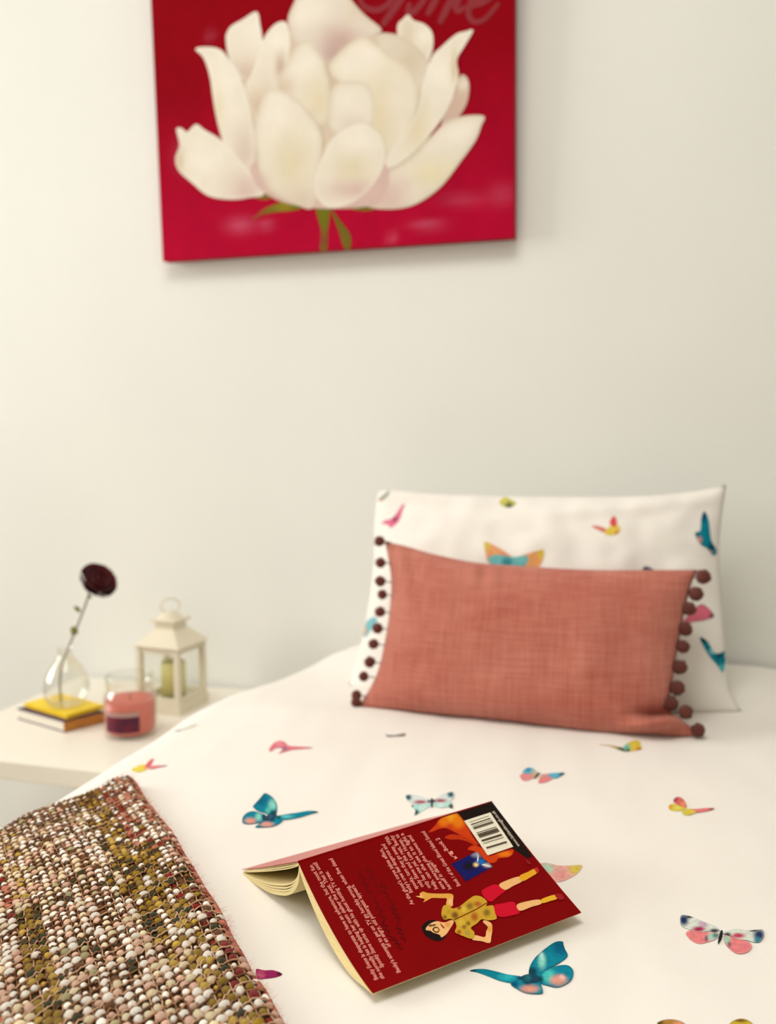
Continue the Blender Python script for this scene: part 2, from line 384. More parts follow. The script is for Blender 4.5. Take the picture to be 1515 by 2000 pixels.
BF['teal butterfly print beside the front edge of the book'] = [
  ([(917,1897),(927,1894),(946,1893.5),(968,1898),(991,1904),(1017,1908),(1022,1914),(1012,1920),(997,1921),(974,1916),(954,1908),(932,1900)], TEAL, [(990,1909,(20,8),S(40,168,176)),(922,1896,9,DTEAL),(1016,1912,8,S(20,70,100))], (S(0,100,120),2,.5)),
  ([(1032,1903),(1036,1885),(1048,1868),(1067,1852),(1084,1841),(1098,1840),(1100,1846),(1103,1855),(1108,1869),(1089,1884),(1067,1895),(1052,1911),(1038,1913)], TEAL, [(1095,1852,18,S(0,92,126)),(1058,1878,(9,18),MINT),(1057,1868,(5,9),S(170,222,214)),(1039,1900,12,DTEAL)], (DTEAL,3,.7)),
  ([(1052,1910),(1070,1894),(1092,1887),(1109,1887),(1119,1897),(1117,1913),(1105,1924),(1087,1930),(1067,1926),(1054,1921)], TEAL, [(1070,1907,16,S(70,192,186)),(1090,1916,(19,12),SALM),(1097,1911,7,S(232,180,170)),(1054,1914,9,DTEAL)], (S(0,84,108),3,.7)),
  ([(997,1923),(1017,1914),(1041,1914),(1054,1920),(1060,1940),(1048,1943),(1026,1941),(1009,1933)], TEAL, [(1034,1933,(20,9),SALM),(1005,1925,8,S(0,84,118)),(1030,1916,12,DTEAL)], (DTEAL,2.2,.6)),
  ([(1014,1912),(1025,1906),(1034,1905),(1050,1908),(1052,1920),(1036,1922),(1022,1918)], S(24,66,86), [(1030,1912,8,S(30,100,112))])]
BF['navy tipped pink butterfly print on the open duvet'] = [
  ([(1339,1825),(1347,1818),(1372,1820),(1403,1826),(1398,1835),(1382,1841),(1365,1844),(1350,1838)], PINK, [(1392,1831,(15,9),S(170,205,190)),(1379,1834,(4,7),S(120,90,100)),(1398,1826,8,S(70,130,120))], (S(236,170,165),2.5,.5)),
  ([(1328,1800),(1331,1788),(1352,1792),(1373,1801),(1394,1809),(1406,1818),(1403,1825),(1387,1820),(1368,1821),(1352,1818),(1332,1811)], PALE, [(1335,1798,(11,13),NAVY),(1346,1792,(9,3),DARK),(1372,1806,10,S(190,160,178)),(1364,1816,(15,6),MAG),(1395,1819,(11,5),S(74,64,72))]),
  ([(1413,1828),(1427,1831),(1445,1836),(1461,1841),(1468,1850),(1459,1861),(1440,1864),(1425,1855),(1415,1843)], PINK, [(1419,1836,(8,10),S(150,200,175)),(1424,1846,(4,7),S(130,100,110))], (S(236,170,165),2.5,.5)),
  ([(1410,1824),(1421,1819),(1440,1816),(1461,1819),(1480,1817),(1490,1818),(1491,1831),(1483,1841),(1472,1842),(1457,1838),(1439,1835),(1425,1829)], PALE, [(1482,1828,(13,14),NAVY),(1479,1838,8,S(60,130,146)),(1470,1819,(10,3),DARK),(1441,1829,(16,6),S(190,66,90)),(1420,1827,(8,5),S(60,52,56))]),
  ([(1407,1820),(1411,1821),(1409,1835),(1402,1846),(1402.5,1836)], DARK)]
BF['navy and magenta butterfly print against the spine of the book'] = [
  ([(803,1574),(820,1571),(841,1569),(839,1576),(827,1583),(809,1594),(811,1584)], S(170,214,206), [(812,1587,(7,6),DARK),(804,1574,4,DARK),(826,1577,7,S(205,226,218))]),
  ([(792,1556),(796,1553),(808,1553),(824,1557),(841,1564),(840,1570),(824,1571),(806,1570),(797,1566)], S(214,222,218), [(797,1558,(8,7),S(16,84,104)),(821,1567,(15,4),S(158,62,88)),(838,1566,4,DARK)]),
  ([(844,1570),(862,1568),(880,1566),(884,1580),(874,1577),(860,1579),(849,1576)], S(180,218,210), [(881,1576,(6,6),DARK),(862,1573,7,S(205,226,218))]),
  ([(844,1564),(857,1557),(868,1551),(884,1548),(885,1559),(877,1566),(860,1569),(846,1569)], S(214,222,218), [(880,1553,(8,7),S(16,84,104)),(860,1565,(14,4),S(158,62,88)),(847,1566,4,DARK)]),
  ([(841,1562),(845,1562),(844.5,1577),(842,1578)], DARK)]
BF['all pink butterfly print on the duvet below the cushion corner'] = [
  ([(525,1465),(533,1453),(545,1447),(556,1450),(564,1457),(586,1458.5),(611,1461),(590,1463.5),(572,1465),(556,1469),(544,1472),(552,1463),(538,1462),(530,1468)], S(222,120,134), [(553,1463,(10,4),S(128,104,128)),(545,1452,8,S(230,140,148)),(604,1461,7,S(196,84,100))], (S(190,70,96),1.8,.5))]
BF['tiny grey butterfly print on the duvet below the cushion'] = [
  ([(752,1434),(757,1436),(772,1436),(787,1433),(792,1434),(789,1438),(770,1439),(757,1439.5)], S(120,110,108))]
BF['blue and pink butterfly print on the open duvet'] = [
  ([(1015,1515),(1024,1511),(1050,1513),(1042,1520),(1026,1526),(1018,1522)], S(226,140,146), [(1042,1514,8,S(206,160,120))]),
  ([(1020,1510),(1026,1502),(1037,1500),(1047,1507),(1051,1514),(1034,1512)], SKY, [(1043,1510,7,S(190,180,150)),(1030,1502,6,S(50,132,168))]),
  ([(1051,1529),(1056,1516),(1068,1515),(1080,1520),(1069,1527),(1058,1530)], S(226,132,136), [(1058,1517,6,S(206,150,120))]),
  ([(1056,1514),(1079,1511),(1102,1510.5),(1094,1517),(1086,1521),(1074,1519)], SKY, [(1098,1512,8,S(30,84,104)),(1064,1514,8,S(226,150,150))]),
  ([(1050,1511),(1054,1512),(1046,1521),(1043,1521)], S(90,60,50))]
BF['red and yellow butterfly print on the open duvet'] = [
  ([(1305,1578),(1308,1572),(1318,1571),(1340,1578),(1330,1584),(1312,1584)], YEL, [(1322,1578,(9,4),S(228,214,110)),(1309,1577,5,S(220,150,60))]),
  ([(1315,1567),(1317,1560),(1324,1557),(1333,1561),(1339,1570),(1340,1578),(1327,1575)], S(218,104,98), [(1318,1562,6,S(150,70,70)),(1334,1572,6,S(226,150,110))]),
  ([(1343,1581),(1360,1581),(1380,1579),(1395,1580),(1382,1585),(1362,1588),(1350,1588)], S(224,120,118), [(1390,1581,6,S(150,70,74))]),
  ([(1331,1588),(1338,1583),(1347,1581),(1359,1586),(1352,1591),(1340,1593.5)], YEL, [(1350,1588,6,S(226,190,80))])]
BF['yellow and mint butterfly print touching the cushion hem'] = [
  ([(1169,1455),(1182,1455),(1198,1457),(1216,1461),(1226,1465),(1222,1469),(1205,1464),(1190,1458)], S(190,160,90), [(1214,1464,10,S(70,90,70))]),
  ([(1217,1460),(1224,1453),(1234,1448),(1247,1447),(1252,1460),(1253,1464),(1238,1467),(1224,1468)], S(220,194,70), [(1223,1461,(9,9),S(110,190,170)),(1247,1465,6,S(190,110,50)),(1226,1467,5,S(50,80,80))])]
BF['yellow and red butterfly print above the woven throw'] = [
  ([(257,1504),(266,1498),(276,1494),(289,1495),(287,1503),(270,1509)], S(226,206,80), [(285,1499,6,S(230,160,110))]),
  ([(284,1497),(288,1490),(296,1483),(300,1483),(297,1490),(292,1497)], S(222,96,104)),
  ([(287,1499),(300,1496),(314,1495.5),(327,1496),(312,1499),(296,1503)], S(222,130,136), [(322,1496,5,S(170,90,90))])]
BF['pink and yellow butterfly print half under the book'] = [
  ([(1050,1690),(1066,1686),(1090,1691),(1114,1691),(1136,1690.5),(1133,1700),(1124,1709),(1110,1717),(1094,1723),(1078,1721),(1062,1712)], S(230,168,156), [(1068,1697,(16,12),S(176,206,180)),(1124,1698,(16,13),S(218,194,80)),(1095,1710,10,S(228,150,146))], (S(236,190,170),3,.4))]
BF['magenta butterfly wing print poking out from the woven throw'] = [
  ([(500,1894),(516,1896),(534,1896),(551,1903),(540,1909),(520,1912),(503,1912)], PLUM, [(546,1903,6,S(84,14,50)),(510,1904,9,S(190,70,110))])]
BF['olive butterfly print at the near end of the duvet'] = [
  ([(1283,2002),(1290,1995),(1303,1992),(1320,1993),(1335,1999),(1345,2012),(1360,2030),(1330,2040),(1300,2022)], S(176,126,56), [(1287,1999,10,S(90,76,24)),(1325,2002,12,S(222,150,110))], (S(96,76,20),3,.7)),
  ([(1420,2006),(1430,1996),(1445,1991),(1460,1994),(1470,2004),(1462,2026),(1420,2045),(1395,2030)], S(196,168,50), [(1446,1994,(16,5),S(128,92,16))], (S(128,92,16),3,.7))]
BF['faint grey butterfly print on the rounded duvet edge'] = [
  ([(340,1427),(352,1424),(368,1419),(384,1413),(380,1419),(362,1425),(346,1430)], S(206,208,188), [(345,1427,8,S(190,186,192))])]
for lab, shp in BF.items():
    o = print_mesh('butterfly_print', shp, duvet_hit, M_PRINT, cover, 2.2, 0.0004, 0.00012); o['label'] = lab

# ------------------------------------------------------------------ upright pillow and cushion (Coons patch from traced outlines)
def resample(pts, n):
    P = catmull(pts, 8, False); P = np.array(P); d = np.r_[0, np.cumsum(np.hypot(*np.diff(P, axis=0).T))]
    t = np.linspace(0, d[-1], n); return np.c_[np.interp(t, d, P[:, 0]), np.interp(t, d, P[:, 1])]
def padded(top, bottom, left, right, p0, n, thick_f, thick_b, nu, nv, wr, seam=0.004):
    """top,bottom run left to right; left,right run top to bottom (pixels)"""
    T = resample(top, nu + 1); B = resample(bottom, nu + 1); L = resample(left, nv + 1); R = resample(right, nv + 1)
    front = []; back = []
    for j in range(nv + 1):
        v = j / nv
        for i in range(nu + 1):
            u = i / nu
            q = (1 - v) * T[i] + v * B[i] + (1 - u) * L[j] + u * R[j] - ((1 - u) * (1 - v) * T[0] + u * (1 - v) * T[-1] + (1 - u) * v * B[0] + u * v * B[-1])
            p = pp(q[0], q[1], p0, n)
            s, t = abs(2 * u - 1), abs(2 * v - 1)
            k = max(0, (1 - s ** 3.2)) ** 0.62 * max(0, (1 - t ** 2.6)) ** 0.60
            wv = wr(u, v) * min(1, k * 3)
            front.append(p - n * (seam * 0.0 + thick_f * k + wv)); back.append(p + n * (thick_b * k))
    W_ = nu + 1; faces = []
    for j in range(nv):
        for i in range(nu):
            faces.append((j * W_ + i, (j + 1) * W_ + i, (j + 1) * W_ + i + 1, j * W_ + i + 1))
    nf = len(front); idx = {}
    verts = list(front); bi = []
    for j in range(nv + 1):
        for i in range(nu + 1):
            if i in (0, nu) or j in (0, nv): bi.append(j * W_ + i)
            else: bi.append(len(verts)); verts.append(back[j * W_ + i])
    for j in range(nv):
        for i in range(nu):
            faces.append((bi[j * W_ + i], bi[j * W_ + i + 1], bi[(j + 1) * W_ + i + 1], bi[(j + 1) * W_ + i]))
    return verts, faces, (nu, nv)

# butterfly pillow leaning back on the wall
pn = Vector((0, math.cos(0.34), -math.sin(0.34)))
pp0 = Vector((-0.13, 1.338, BT + 0.006))
def pw(u, v):
    a = 0.006 * noise.noise(Vector((u * 7, v * 5, 1))) + 0.003 * noise.noise(Vector((u * 16, v * 12, 4)))
    a += 0.006 * math.exp(-((v - 0.16 + 0.12 * u) / 0.035) ** 2) * sstep(0.25, 0.7, u)
    a -= 0.006 * math.exp(-((v - 0.05 - 0.13 * u) / 0.03) ** 2) * sstep(0.6, 0.1, u)
    return a
pv, pf, _ = padded([(737,963),(760,956),(860,964),(980,968),(1120,970),(1260,968),(1360,958),(1418,947)],
                   [(684,1382),(800,1398),(1000,1404),(1250,1404),(1380,1398),(1452,1397)],
                   [(737,963),(731,1020),(729,1100),(721,1170),(708,1240),(694,1300),(682,1340),(684,1382)],
                   [(1418,947),(1409,1010),(1404,1080),(1408,1160),(1414,1240),(1420,1310),(1426,1350),(1452,1397)],
                   pp0, pn, 0.060, 0.045, 90, 60, pw)
rest(pv)
pillow = thing('pillow', 'white butterfly print pillow leaning on the wall behind the rose cushion', 'pillow', (-0.13, 1.36, BT))
pcase = mesh_obj('pillowcase', pv, pf, M_COTTON, pillow)
pillow_hit = bvh_hit(pv, pf)
PB = [
 [([(745,1022),(754,1016),(766,1012),(776,1000),(785,987),(790,985),(785,1000),(781,1013),(776,1021),(763,1031),(757,1025)], S(220,112,142), [(771,1014,6,S(140,60,90))])],
 [([(739,978),(746,968),(760,959),(759,966),(748,977)], S(170,176,164), [(742,976,6,S(176,140,120))])],
 [([(975,981),(985,971),(997,976),(1008,983),(998,991),(984,990)], S(190,186,90), [(994,988,8,S(80,92,70)),(984,977,6,S(214,200,90))])],
 [([(1155,1028),(1170,1028),(1188,1036),(1186,1042),(1172,1037)], S(218,120,106)), ([(1180,1040),(1198,1024),(1210,1030),(1207,1042),(1190,1046)], S(222,196,80), [(1204,1040,5,S(206,130,70))]), ([(1190,1022),(1198,1008),(1204,1018),(1201,1030)], S(220,86,84))],
 [([(1357,1041),(1367,1036),(1369,1012),(1375,999),(1383,1015),(1388,1054),(1399,1076),(1392,1085),(1380,1071),(1368,1064),(1361,1054)], TEAL, [(1374,1008,(7,14),S(6,74,110)),(1365,1055,(6,8),SALM),(1386,1079,5,SALM),(1390,1068,8,DTEAL),(1360,1041,5,DTEAL)], (S(0,90,110),2,.4))],
 [([(1364,1182),(1377,1183),(1394,1203),(1377,1211),(1358,1214),(1333,1217),(1346,1199)], S(222,112,132), [(1390,1203,6,S(60,60,66))], (S(60,92,100),3,.7))],
 [([(1366,1246),(1380,1252),(1394,1274),(1404,1276),(1417,1272),(1416,1290),(1411,1313),(1399,1298),(1383,1279)], TEAL, [(1372,1251,(8,6),S(10,50,60)),(1390,1272,7,S(130,205,215)),(1404,1280,8,S(12,80,100)),(1410,1304,8,S(90,190,200))])],
 [([(946,1059),(962,1064),(985,1077),(1000,1092),(990,1120),(955,1100),(948,1080)], S(226,160,110), [(950,1066,(8,12),S(214,190,66)),(980,1090,10,S(206,130,110))]), ([(1008,1092),(1022,1084),(1046,1077),(1061,1074),(1058,1098),(1035,1122),(1008,1118)], S(226,160,100), [(1056,1080,(8,14),S(214,190,66))]), ([(953,1091),(970,1084),(1002,1088),(1030,1086),(1026,1104),(1000,1122),(968,1112)], S(112,186,186), [(990,1098,12,S(60,140,150))])],
 [([(704,1234),(714,1216),(729,1205),(737,1212),(728,1226),(714,1244)], S(130,186,196), [(709,1232,(8,10),S(222,150,96)),(712,1220,5,S(170,160,60))])],
 [([(1254,1112),(1260,1106),(1270,1109),(1276,1114),(1268,1120)], S(80,90,110))],
]
for shp in PB: print_mesh('butterfly_print', shp, pillow_hit, M_PRINT, pcase, 3.0, 0.0005, 0.00015)

# rose cushion
cn = Vector((0, math.cos(0.36), -math.sin(0.36)))
cp0 = Vector((-0.16, 1.213, BT + 0.002))
def cw(u, v):
    a = 0.003 * noise.noise(Vector((u * 8, v * 5, 7)))
    a += 0.006 * math.exp(-((u - 0.05 - 0.05 * v) / 0.02) ** 2) * sstep(0.45, 0.1, v)
    a += 0.003 * math.exp(-((u - 0.34) / 0.05) ** 2) * math.sin(u * 90) * sstep(0.3, 0.05, v)
    a += 0.020 * math.exp(-((v - 0.90 + 0.35 * (u - 0.9)) / 0.04) ** 2) * sstep(0.74, 0.90, u)
    a -= 0.022 * math.exp(-((v - 0.81 + 0.2 * (u - 0.9)) / 0.035) ** 2) * sstep(0.82, 0.95, u)
    return a
cv, cf, _ = padded([(751,1058),(790,1066),(850,1083),(930,1099),(1010,1105),(1150,1113),(1280,1113),(1362,1113)],
                   [(692,1388),(760,1389),(860,1396),(980,1408),(1090,1424),(1180,1434),(1280,1439),(1372,1437)],
                   [(751,1058),(758,1090),(764,1140),(760,1200),(750,1260),(738,1310),(718,1352),(692,1388)],
                   [(1362,1113),(1350,1140),(1338,1190),(1328,1240),(1318,1300),(1310,1350),(1306,1385),(1330,1405),(1372,1437)],
                   cp0, cn, 0.050, 0.042, 90, 56, cw)
rest(cv)
cushion = thing('cushion', 'rose pink linen cushion with rust pompom trim along both short ends', 'cushion', (-0.16, 1.24, BT))
mesh_obj('linen_cover', cv, cf, M_LINEN, cushion)
def pom_mesh(seed):
    bm = bmesh.new(); bmesh.ops.create_icosphere(bm, subdivisions=3, radius=1)
    for v in bm.verts: v.co *= 1 + 0.16 * noise.noise(v.co * 5 + Vector((seed, 0, 0))) + 0.07 * random.uniform(-1, 1)
    me = bpy.data.meshes.new('pompom'); bm.to_mesh(me); bm.free(); me.materials.append(M_POM)
    me.polygons.foreach_set('use_smooth', [True] * len(me.polygons)); return me
poms = [pom_mesh(k * 3.7) for k in range(3)]
left_p = [(741,1057),(743,1099),(742,1135),(746,1161),(742,1195),(737,1227),(729,1258),(722,1293),(710,1321),(696,1358),(695,1381)]
right_p = [(1373,1126),(1359,1160),(1345,1189),(1338,1229),(1333,1263),(1327,1303),(1322,1344),(1309,1374),(1339,1391),(1363,1426)]
cord = MB()
for k, (x, y) in enumerate(left_p + right_p):
    lft = k < len(left_p); r = (0.0078 if lft else 0.0094) * random.uniform(0.93, 1.08)
    c = pp(x, y, cp0 - cn * 0.004, cn)
    c.z = max(c.z, duvet_z(c.x, c.y) + r * 1.02)
    o = bpy.data.objects.new('pompom', poms[k % 3]); COL.objects.link(o); o.parent = cushion
    o.location = c - Vector(cushion.location); o.scale = (r, r, r); o.rotation_euler = (random.random() * 6, random.random() * 6, random.random() * 6)
    e = pp(x + (22 if lft else -24), y + 2, cp0, cn); e.z = max(e.z, duvet_z(e.x, e.y) + 0.002); cord.tube([c, (c + e) / 2, e], 0.0009, 5)
cord.build('pompom_threads', M_POM, cushion)['kind'] = 'stuff'

# ------------------------------------------------------------------ picture on the wall
LEAN = 0.037
an = Vector((0, -math.cos(LEAN), -math.sin(LEAN)))            # front of the canvas, leaning out at the top
ap0 = wp(660, 487, WALL_Y - 0.033)
bl, br = pp(318, 511, ap0, an), pp(1004, 463, ap0, an)
ex = Vector((1, 0, 0)); ey = an.cross(ex).normalized(); ey = ey if ey.z > 0 else -ey
wA = br.x - bl.x; hA = wA
base = Vector((bl.x, (bl.y + br.y) / 2, (bl.z + br.z) / 2))
base.y = ap0.y - (base.z - ap0.z) * math.tan(LEAN)
art = thing('canvas_picture', 'square red canvas picture of a white lotus flower hanging on the wall', 'picture', (base.x + wA / 2, base.y, base.z))
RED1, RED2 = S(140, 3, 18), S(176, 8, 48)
def at(u, v, d=0.0): return base + ex * (u * wA) + ey * (v * hA) + an * d
NG = 60; vv = []; cc = []
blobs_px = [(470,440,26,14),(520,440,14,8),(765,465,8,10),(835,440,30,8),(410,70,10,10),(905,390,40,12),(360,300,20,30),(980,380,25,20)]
def proj(p):
    d = p - CAM; z = d.dot(FWD); return 757.5 + F_PX * d.dot(RIGHT) / z, 1000 - F_PX * d.dot(UP) / z
for j in range(NG + 1):
    for i in range(NG + 1):
        p = at(i / NG, j / NG); x, y = proj(p)
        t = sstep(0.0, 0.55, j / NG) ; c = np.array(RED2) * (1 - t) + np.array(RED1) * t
        c = c * (1 + 0.10 * noise.noise(Vector((i * 0.13, j * 0.13, 3))) + 0.05 * noise.noise(Vector((i * 0.5, j * 0.5, 9))))
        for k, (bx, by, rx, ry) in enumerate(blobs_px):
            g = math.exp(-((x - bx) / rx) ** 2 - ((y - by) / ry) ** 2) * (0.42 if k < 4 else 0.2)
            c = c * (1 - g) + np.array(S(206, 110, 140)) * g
        vv.append(p); cc.append(tuple(np.clip(c, 0, 1)))
ff = [(j * (NG + 1) + i, j * (NG + 1) + i + 1, (j + 1) * (NG + 1) + i + 1, (j + 1) * (NG + 1) + i) for j in range(NG) for i in range(NG)]
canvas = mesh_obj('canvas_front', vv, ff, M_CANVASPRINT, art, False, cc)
M_CSIDE = material('canvas_side', S(160, 26, 40), 0.8, 0.1, 0.15, 20)
mb = MB(); q = [at(a, b, -0.0003) for a, b in ((0, 0), (1, 0), (1, 1), (0, 1))] + [at(a, b, -0.024) for a, b in ((0, 0), (1, 0), (1, 1), (0, 1))]
mb.add(q, [(0, 1, 2, 3), (7, 6, 5, 4), (0, 4, 5, 1), (1, 5, 6, 2), (2, 6, 7, 3), (3, 7, 4, 0)]); mb.build('stretcher_frame', M_CSIDE, art, False)
def art_hit(x, y): return pp(x, y, base, an), an
CR, CRL, CRD, PKS = S(232, 223, 206), S(240, 232, 218), S(208, 192, 164), S(212, 182, 172)
WARM = S(222, 208, 176); MAUVE = S(196, 164, 154)
E1 = (S(208,190,166), 12, 0.6); EL = (CRL, 8, 0.5)
PET = [
 [(441,76),(444,62),(453,50),(474,38),(501,23),(508,48),(513,80),(516,130),(498,180),(470,150),(447,112)],
 [(479,182),(497,130),(514,78),(532,52),(550,42),(562,50),(566,90),(556,150),(540,210),(505,235)],
 [(562,42),(572,10),(590,-18),(640,-40),(672,-20),(690,5),(714,31),(745,58),(726,72),(690,90),(640,126),(600,110),(575,80)],
 [(776,50),(786,38),(797,29),(808,40),(828,47),(843,62),(846,85),(840,112),(820,152),(790,120),(778,80)],
 [(735,70),(765,66),(800,80),(832,112),(838,140),(820,180),(780,150),(745,110)],
 [(889,180),(895,155),(904,146),(914,156),(916,178),(910,205),(892,232),(862,250),(872,212)],
 [(542,160),(556,132),(577,92),(600,78),(620,98),(636,128),(645,180),(640,240),(600,240),(556,200)],
 [(641,132),(660,104),(690,80),(714,73),(756,104),(798,136),(817,172),(812,226),(784,292),(752,336),(720,280),(700,190),(660,160)],
 [(643,200),(646,178),(660,163),(690,158),(722,168),(732,208),(727,246),(700,270),(655,262),(640,244)],
 [(382,96),(406,92),(432,98),(452,122),(470,148),(484,194),(494,242),(498,290),(496,345),(470,332),(441,288),(428,252),(418,204),(410,150),(398,114)],
 [(924,60),(908,62),(890,68),(862,92),(842,114),(824,170),(812,226),(770,284),(752,330),(800,306),(852,248),(880,200),(895,152),(892,118),(906,92)],
 [(345,253),(356,251),(366,258),(383,243),(400,254),(430,272),(454,296),(486,335),(516,378),(488,386),(452,390),(408,383),(376,358),(349,333),(343,309),(351,284)],
 [(945,227),(906,227),(870,240),(838,271),(802,308),(760,334),(726,372),(716,402),(764,409),(812,399),(860,366),(898,318),(928,276),(940,246)],
 [(490,325),(540,300),(640,290),(740,310),(760,350),(740,398),(690,404),(630,408),(570,398),(510,372)],
 [(516,184),(531,173),(558,179),(586,199),(612,230),(630,266),(627,314),(621,370),(610,407),(580,401),(540,381),(513,354),(500,298),(497,250),(506,210)],
 [(619,386),(616,350),(628,312),(645,276),(676,251),(708,242),(739,261),(752,292),(747,330),(724,367),(688,396),(646,407)],
]
PSH = [
 (CR, [(500,60,22,CRL),(482,150,30,S(206,182,162))], EL), (CR, [(545,80,22,CRL),(508,210,34,S(208,184,160)),(548,130,(8,20),S(190,160,140))], EL),
 (S(226,214,200), [(600,20,30,CRL),(666,80,(34,24),MAUVE),(650,108,(18,18),S(190,156,150)),(690,30,16,S(220,206,186))], E1), (S(226,216,196), [(795,70,(10,24),S(218,200,180)),(830,70,14,CRL)], EL),
 (S(222,210,192), [(800,120,24,S(212,196,172))], E1), (S(206,180,162), [(905,165,10,CR)], None),
 (CR, [(600,130,24,CRL),(620,200,(22,40),WARM),(555,170,16,S(214,194,170))], E1), (S(230,219,198), [(720,110,30,CRL),(740,240,(20,60),WARM),(790,190,(22,40),CR),(680,130,20,CRL)], E1),
 (CR, [(680,205,20,CRL),(690,250,24,S(216,204,190))], E1), (CR, [(440,170,(20,50),CRL),(480,300,(20,40),S(216,196,182)),(425,220,(10,40),S(226,214,180))], EL),
 (CR, [(860,140,(20,40),CRL),(815,250,(20,40),WARM),(888,130,(5,24),S(200,170,120))], EL), (CR, [(400,310,(26,24),CRL),(350,315,(8,24),S(206,186,150)),(480,370,26,PKS)], EL),
 (CR, [(890,260,(36,18),CRL),(850,340,(40,24),S(226,214,178)),(760,385,34,PKS)], E1), (PKS, [(620,340,40,CRD)], None),
 (CR, [(545,230,(22,44),CRL),(570,320,(30,50),WARM),(590,390,24,S(214,196,178)),(510,360,14,PKS)], E1), (CR, [(700,280,(24,24),CRL),(690,330,(30,24),WARM),(690,372,(44,16),PKS)], EL)]
SOFT = True
print_mesh('flower_base_print', [([(440,292),(470,190),(490,120),(560,62),(640,60),(740,70),(820,110),(850,150),(846,250),(800,322),(744,396),(620,406),(520,380)], S(216,198,176), [(640,130,60,S(206,184,164)),(780,250,50,S(222,206,178))])], art_hit, M_CANVASPRINT, canvas, 8, 0.00045, 0)
GR = S(112, 112, 30)
print_mesh('stem_print', [([(617,404),(643,404),(640,450),(638,487),(625,487),(627,450)], GR, [(632,470,16,S(130,70,50))]), ([(646,408),(664,432),(684,460),(683,487),(672,484),(660,446)], S(96,104,24), [(668,470,20,S(120,100,40))])], art_hit, M_CANVASPRINT, canvas, 6, 0.0003, 0.0001)
print_mesh('leaf_print', [([(490,432),(510,412),(532,401),(562,393),(588,406),(566,412),(541,414),(512,420)], GR, [(502,424,20,S(150,70,50)),(555,400,14,S(150,130,40))])], art_hit, M_CANVASPRINT, canvas, 6, 0.0004, 0.0001)
print_mesh('leaf_print', [([(668,401),(684,388),(700,380),(718,388),(731,408),(700,411)], GR, [(700,392,14,S(84,92,16))])], art_hit, M_CANVASPRINT, canvas, 6, 0.0004, 0.0001)
print_mesh('leaf_print', [([(496,386),(512,380),(534,383),(520,390)], S(130, 104, 40))], art_hit, M_CANVASPRINT, canvas, 6, 0.0004, 0.0001)
for k, (p, (b_, bl_, e_)) in enumerate(zip(PET, PSH)):
    print_mesh('petal_print', [(p, b_, bl_, e_)], art_hit, M_CANVASPRINT, canvas, 7, 0.0005 + 0.00006 * k, 0)
def stroke_px(pts, wd):
    P = np.array(catmull(pts, 6, False)); out = []
    T = np.gradient(P, axis=0); T /= np.linalg.norm(T, axis=1)[:, None] + 1e-9; Nn = np.c_[-T[:, 1], T[:, 0]]
    k = np.linspace(0, 1, len(P)); ww = wd * 0.5 * (0.55 + 0.45 * np.sin(np.pi * np.clip(k * 0.9 + 0.05, 0, 1)))
    return [tuple(q) for q in P + Nn * ww[:, None]] + [tuple(q) for q in (P - Nn * ww[:, None])[::-1]]
TXT = S(140, 52, 58); lets = []
for pts, wd in (([(838,-110),(800,-30),(766,22),(746,50)], 15), ([(700,-10),(710,12),(735,20),(758,8),(772,-14)], 12), ([(842,-22),(822,8),(806,24),(797,24),(800,6)], 13),
                ([(862,-20),(846,8),(834,30)], 13), ([(896,-24),(874,14),(858,46)], 14), ([(914,-24),(898,-4),(890,14),(896,22),(908,12)], 12),
                ([(918,14),(944,6),(962,-10),(956,-22),(934,-14),(917,10),(916,32),(928,43),(948,36),(974,6)], 12)):
    lets.append((stroke_px(pts, wd), TXT, [], None, True))
print_mesh('script_lettering', lets, art_hit, M_CANVASPRINT, canvas, 5, 0.0004, 0.00003)

SOFT = False
# ------------------------------------------------------------------ open paperback
hB = BT
A3, B3, C3, D3 = gp(582, 1682, hB + .056), gp(960, 1565, hB + .061), gp(1135, 1782, hB + .0105), gp(728, 1940, hB + .0085)
E3 = gp(473, 1700, hB + .0015); E4 = gp(824, 1603, hB + .0015)
book = thing('paperback_book', 'open red paperback lying face down like a tent on the duvet', 'book', ((A3.x + C3.x) / 2, (A3.y + C3.y) / 2, hB))
def cov(u, v, d=0.0):                     # u along the spine, v from spine to fore edge
    p = A3 * (1 - u) * (1 - v) + B3 * u * (1 - v) + C3 * u * v + D3 * (1 - u) * v
    p = p + Vector((0, 0, -0.0075 * (4 * v * (1 - v)) ** 0.9 * (1 - 0.75 * u)))
    n = (B3 - A3).cross(D3 - A3).normalized(); n = n if n.z > 0 else -n
    return p + n * d
NU, NV = 60, 44
def sheet(fn, nu, nv, d0, d1):
    v = [fn(i / nu, j / nv, d0(i / nu, j / nv)) for j in range(nv + 1) for i in range(nu + 1)]; k = len(v)
    v += [fn(i / nu, j / nv, d1(i / nu, j / nv)) for j in range(nv + 1) for i in range(nu + 1)]; W_ = nu + 1; f = []
    for j in range(nv):
        for i in range(nu):
            a = (j * W_ + i, j * W_ + i + 1, (j + 1) * W_ + i + 1, (j + 1) * W_ + i); f.append(a[::-1]); f.append(tuple(q + k for q in a))
    for i in range(nu):
        f.append((i, i + 1, k + i + 1, k + i)); q = nv * W_; f.append((q + i + 1, q + i, k + q + i, k + q + i + 1))
    for j in range(nv):
        a, b = j * W_, (j + 1) * W_; f.append((b, a, k + a, k + b)); f.append((a + nu, b + nu, k + b + nu, k + a + nu))
    return v, f
v, f = sheet(cov, NU, NV, lambda u, v: 0.0, lambda u, v: -0.0005)
bcover = mesh_obj('back_cover', v, f, M_COVER, book, False)
top_v = [cov(i / NU, j / NV) for j in range(NV + 1) for i in range(NU + 1)]
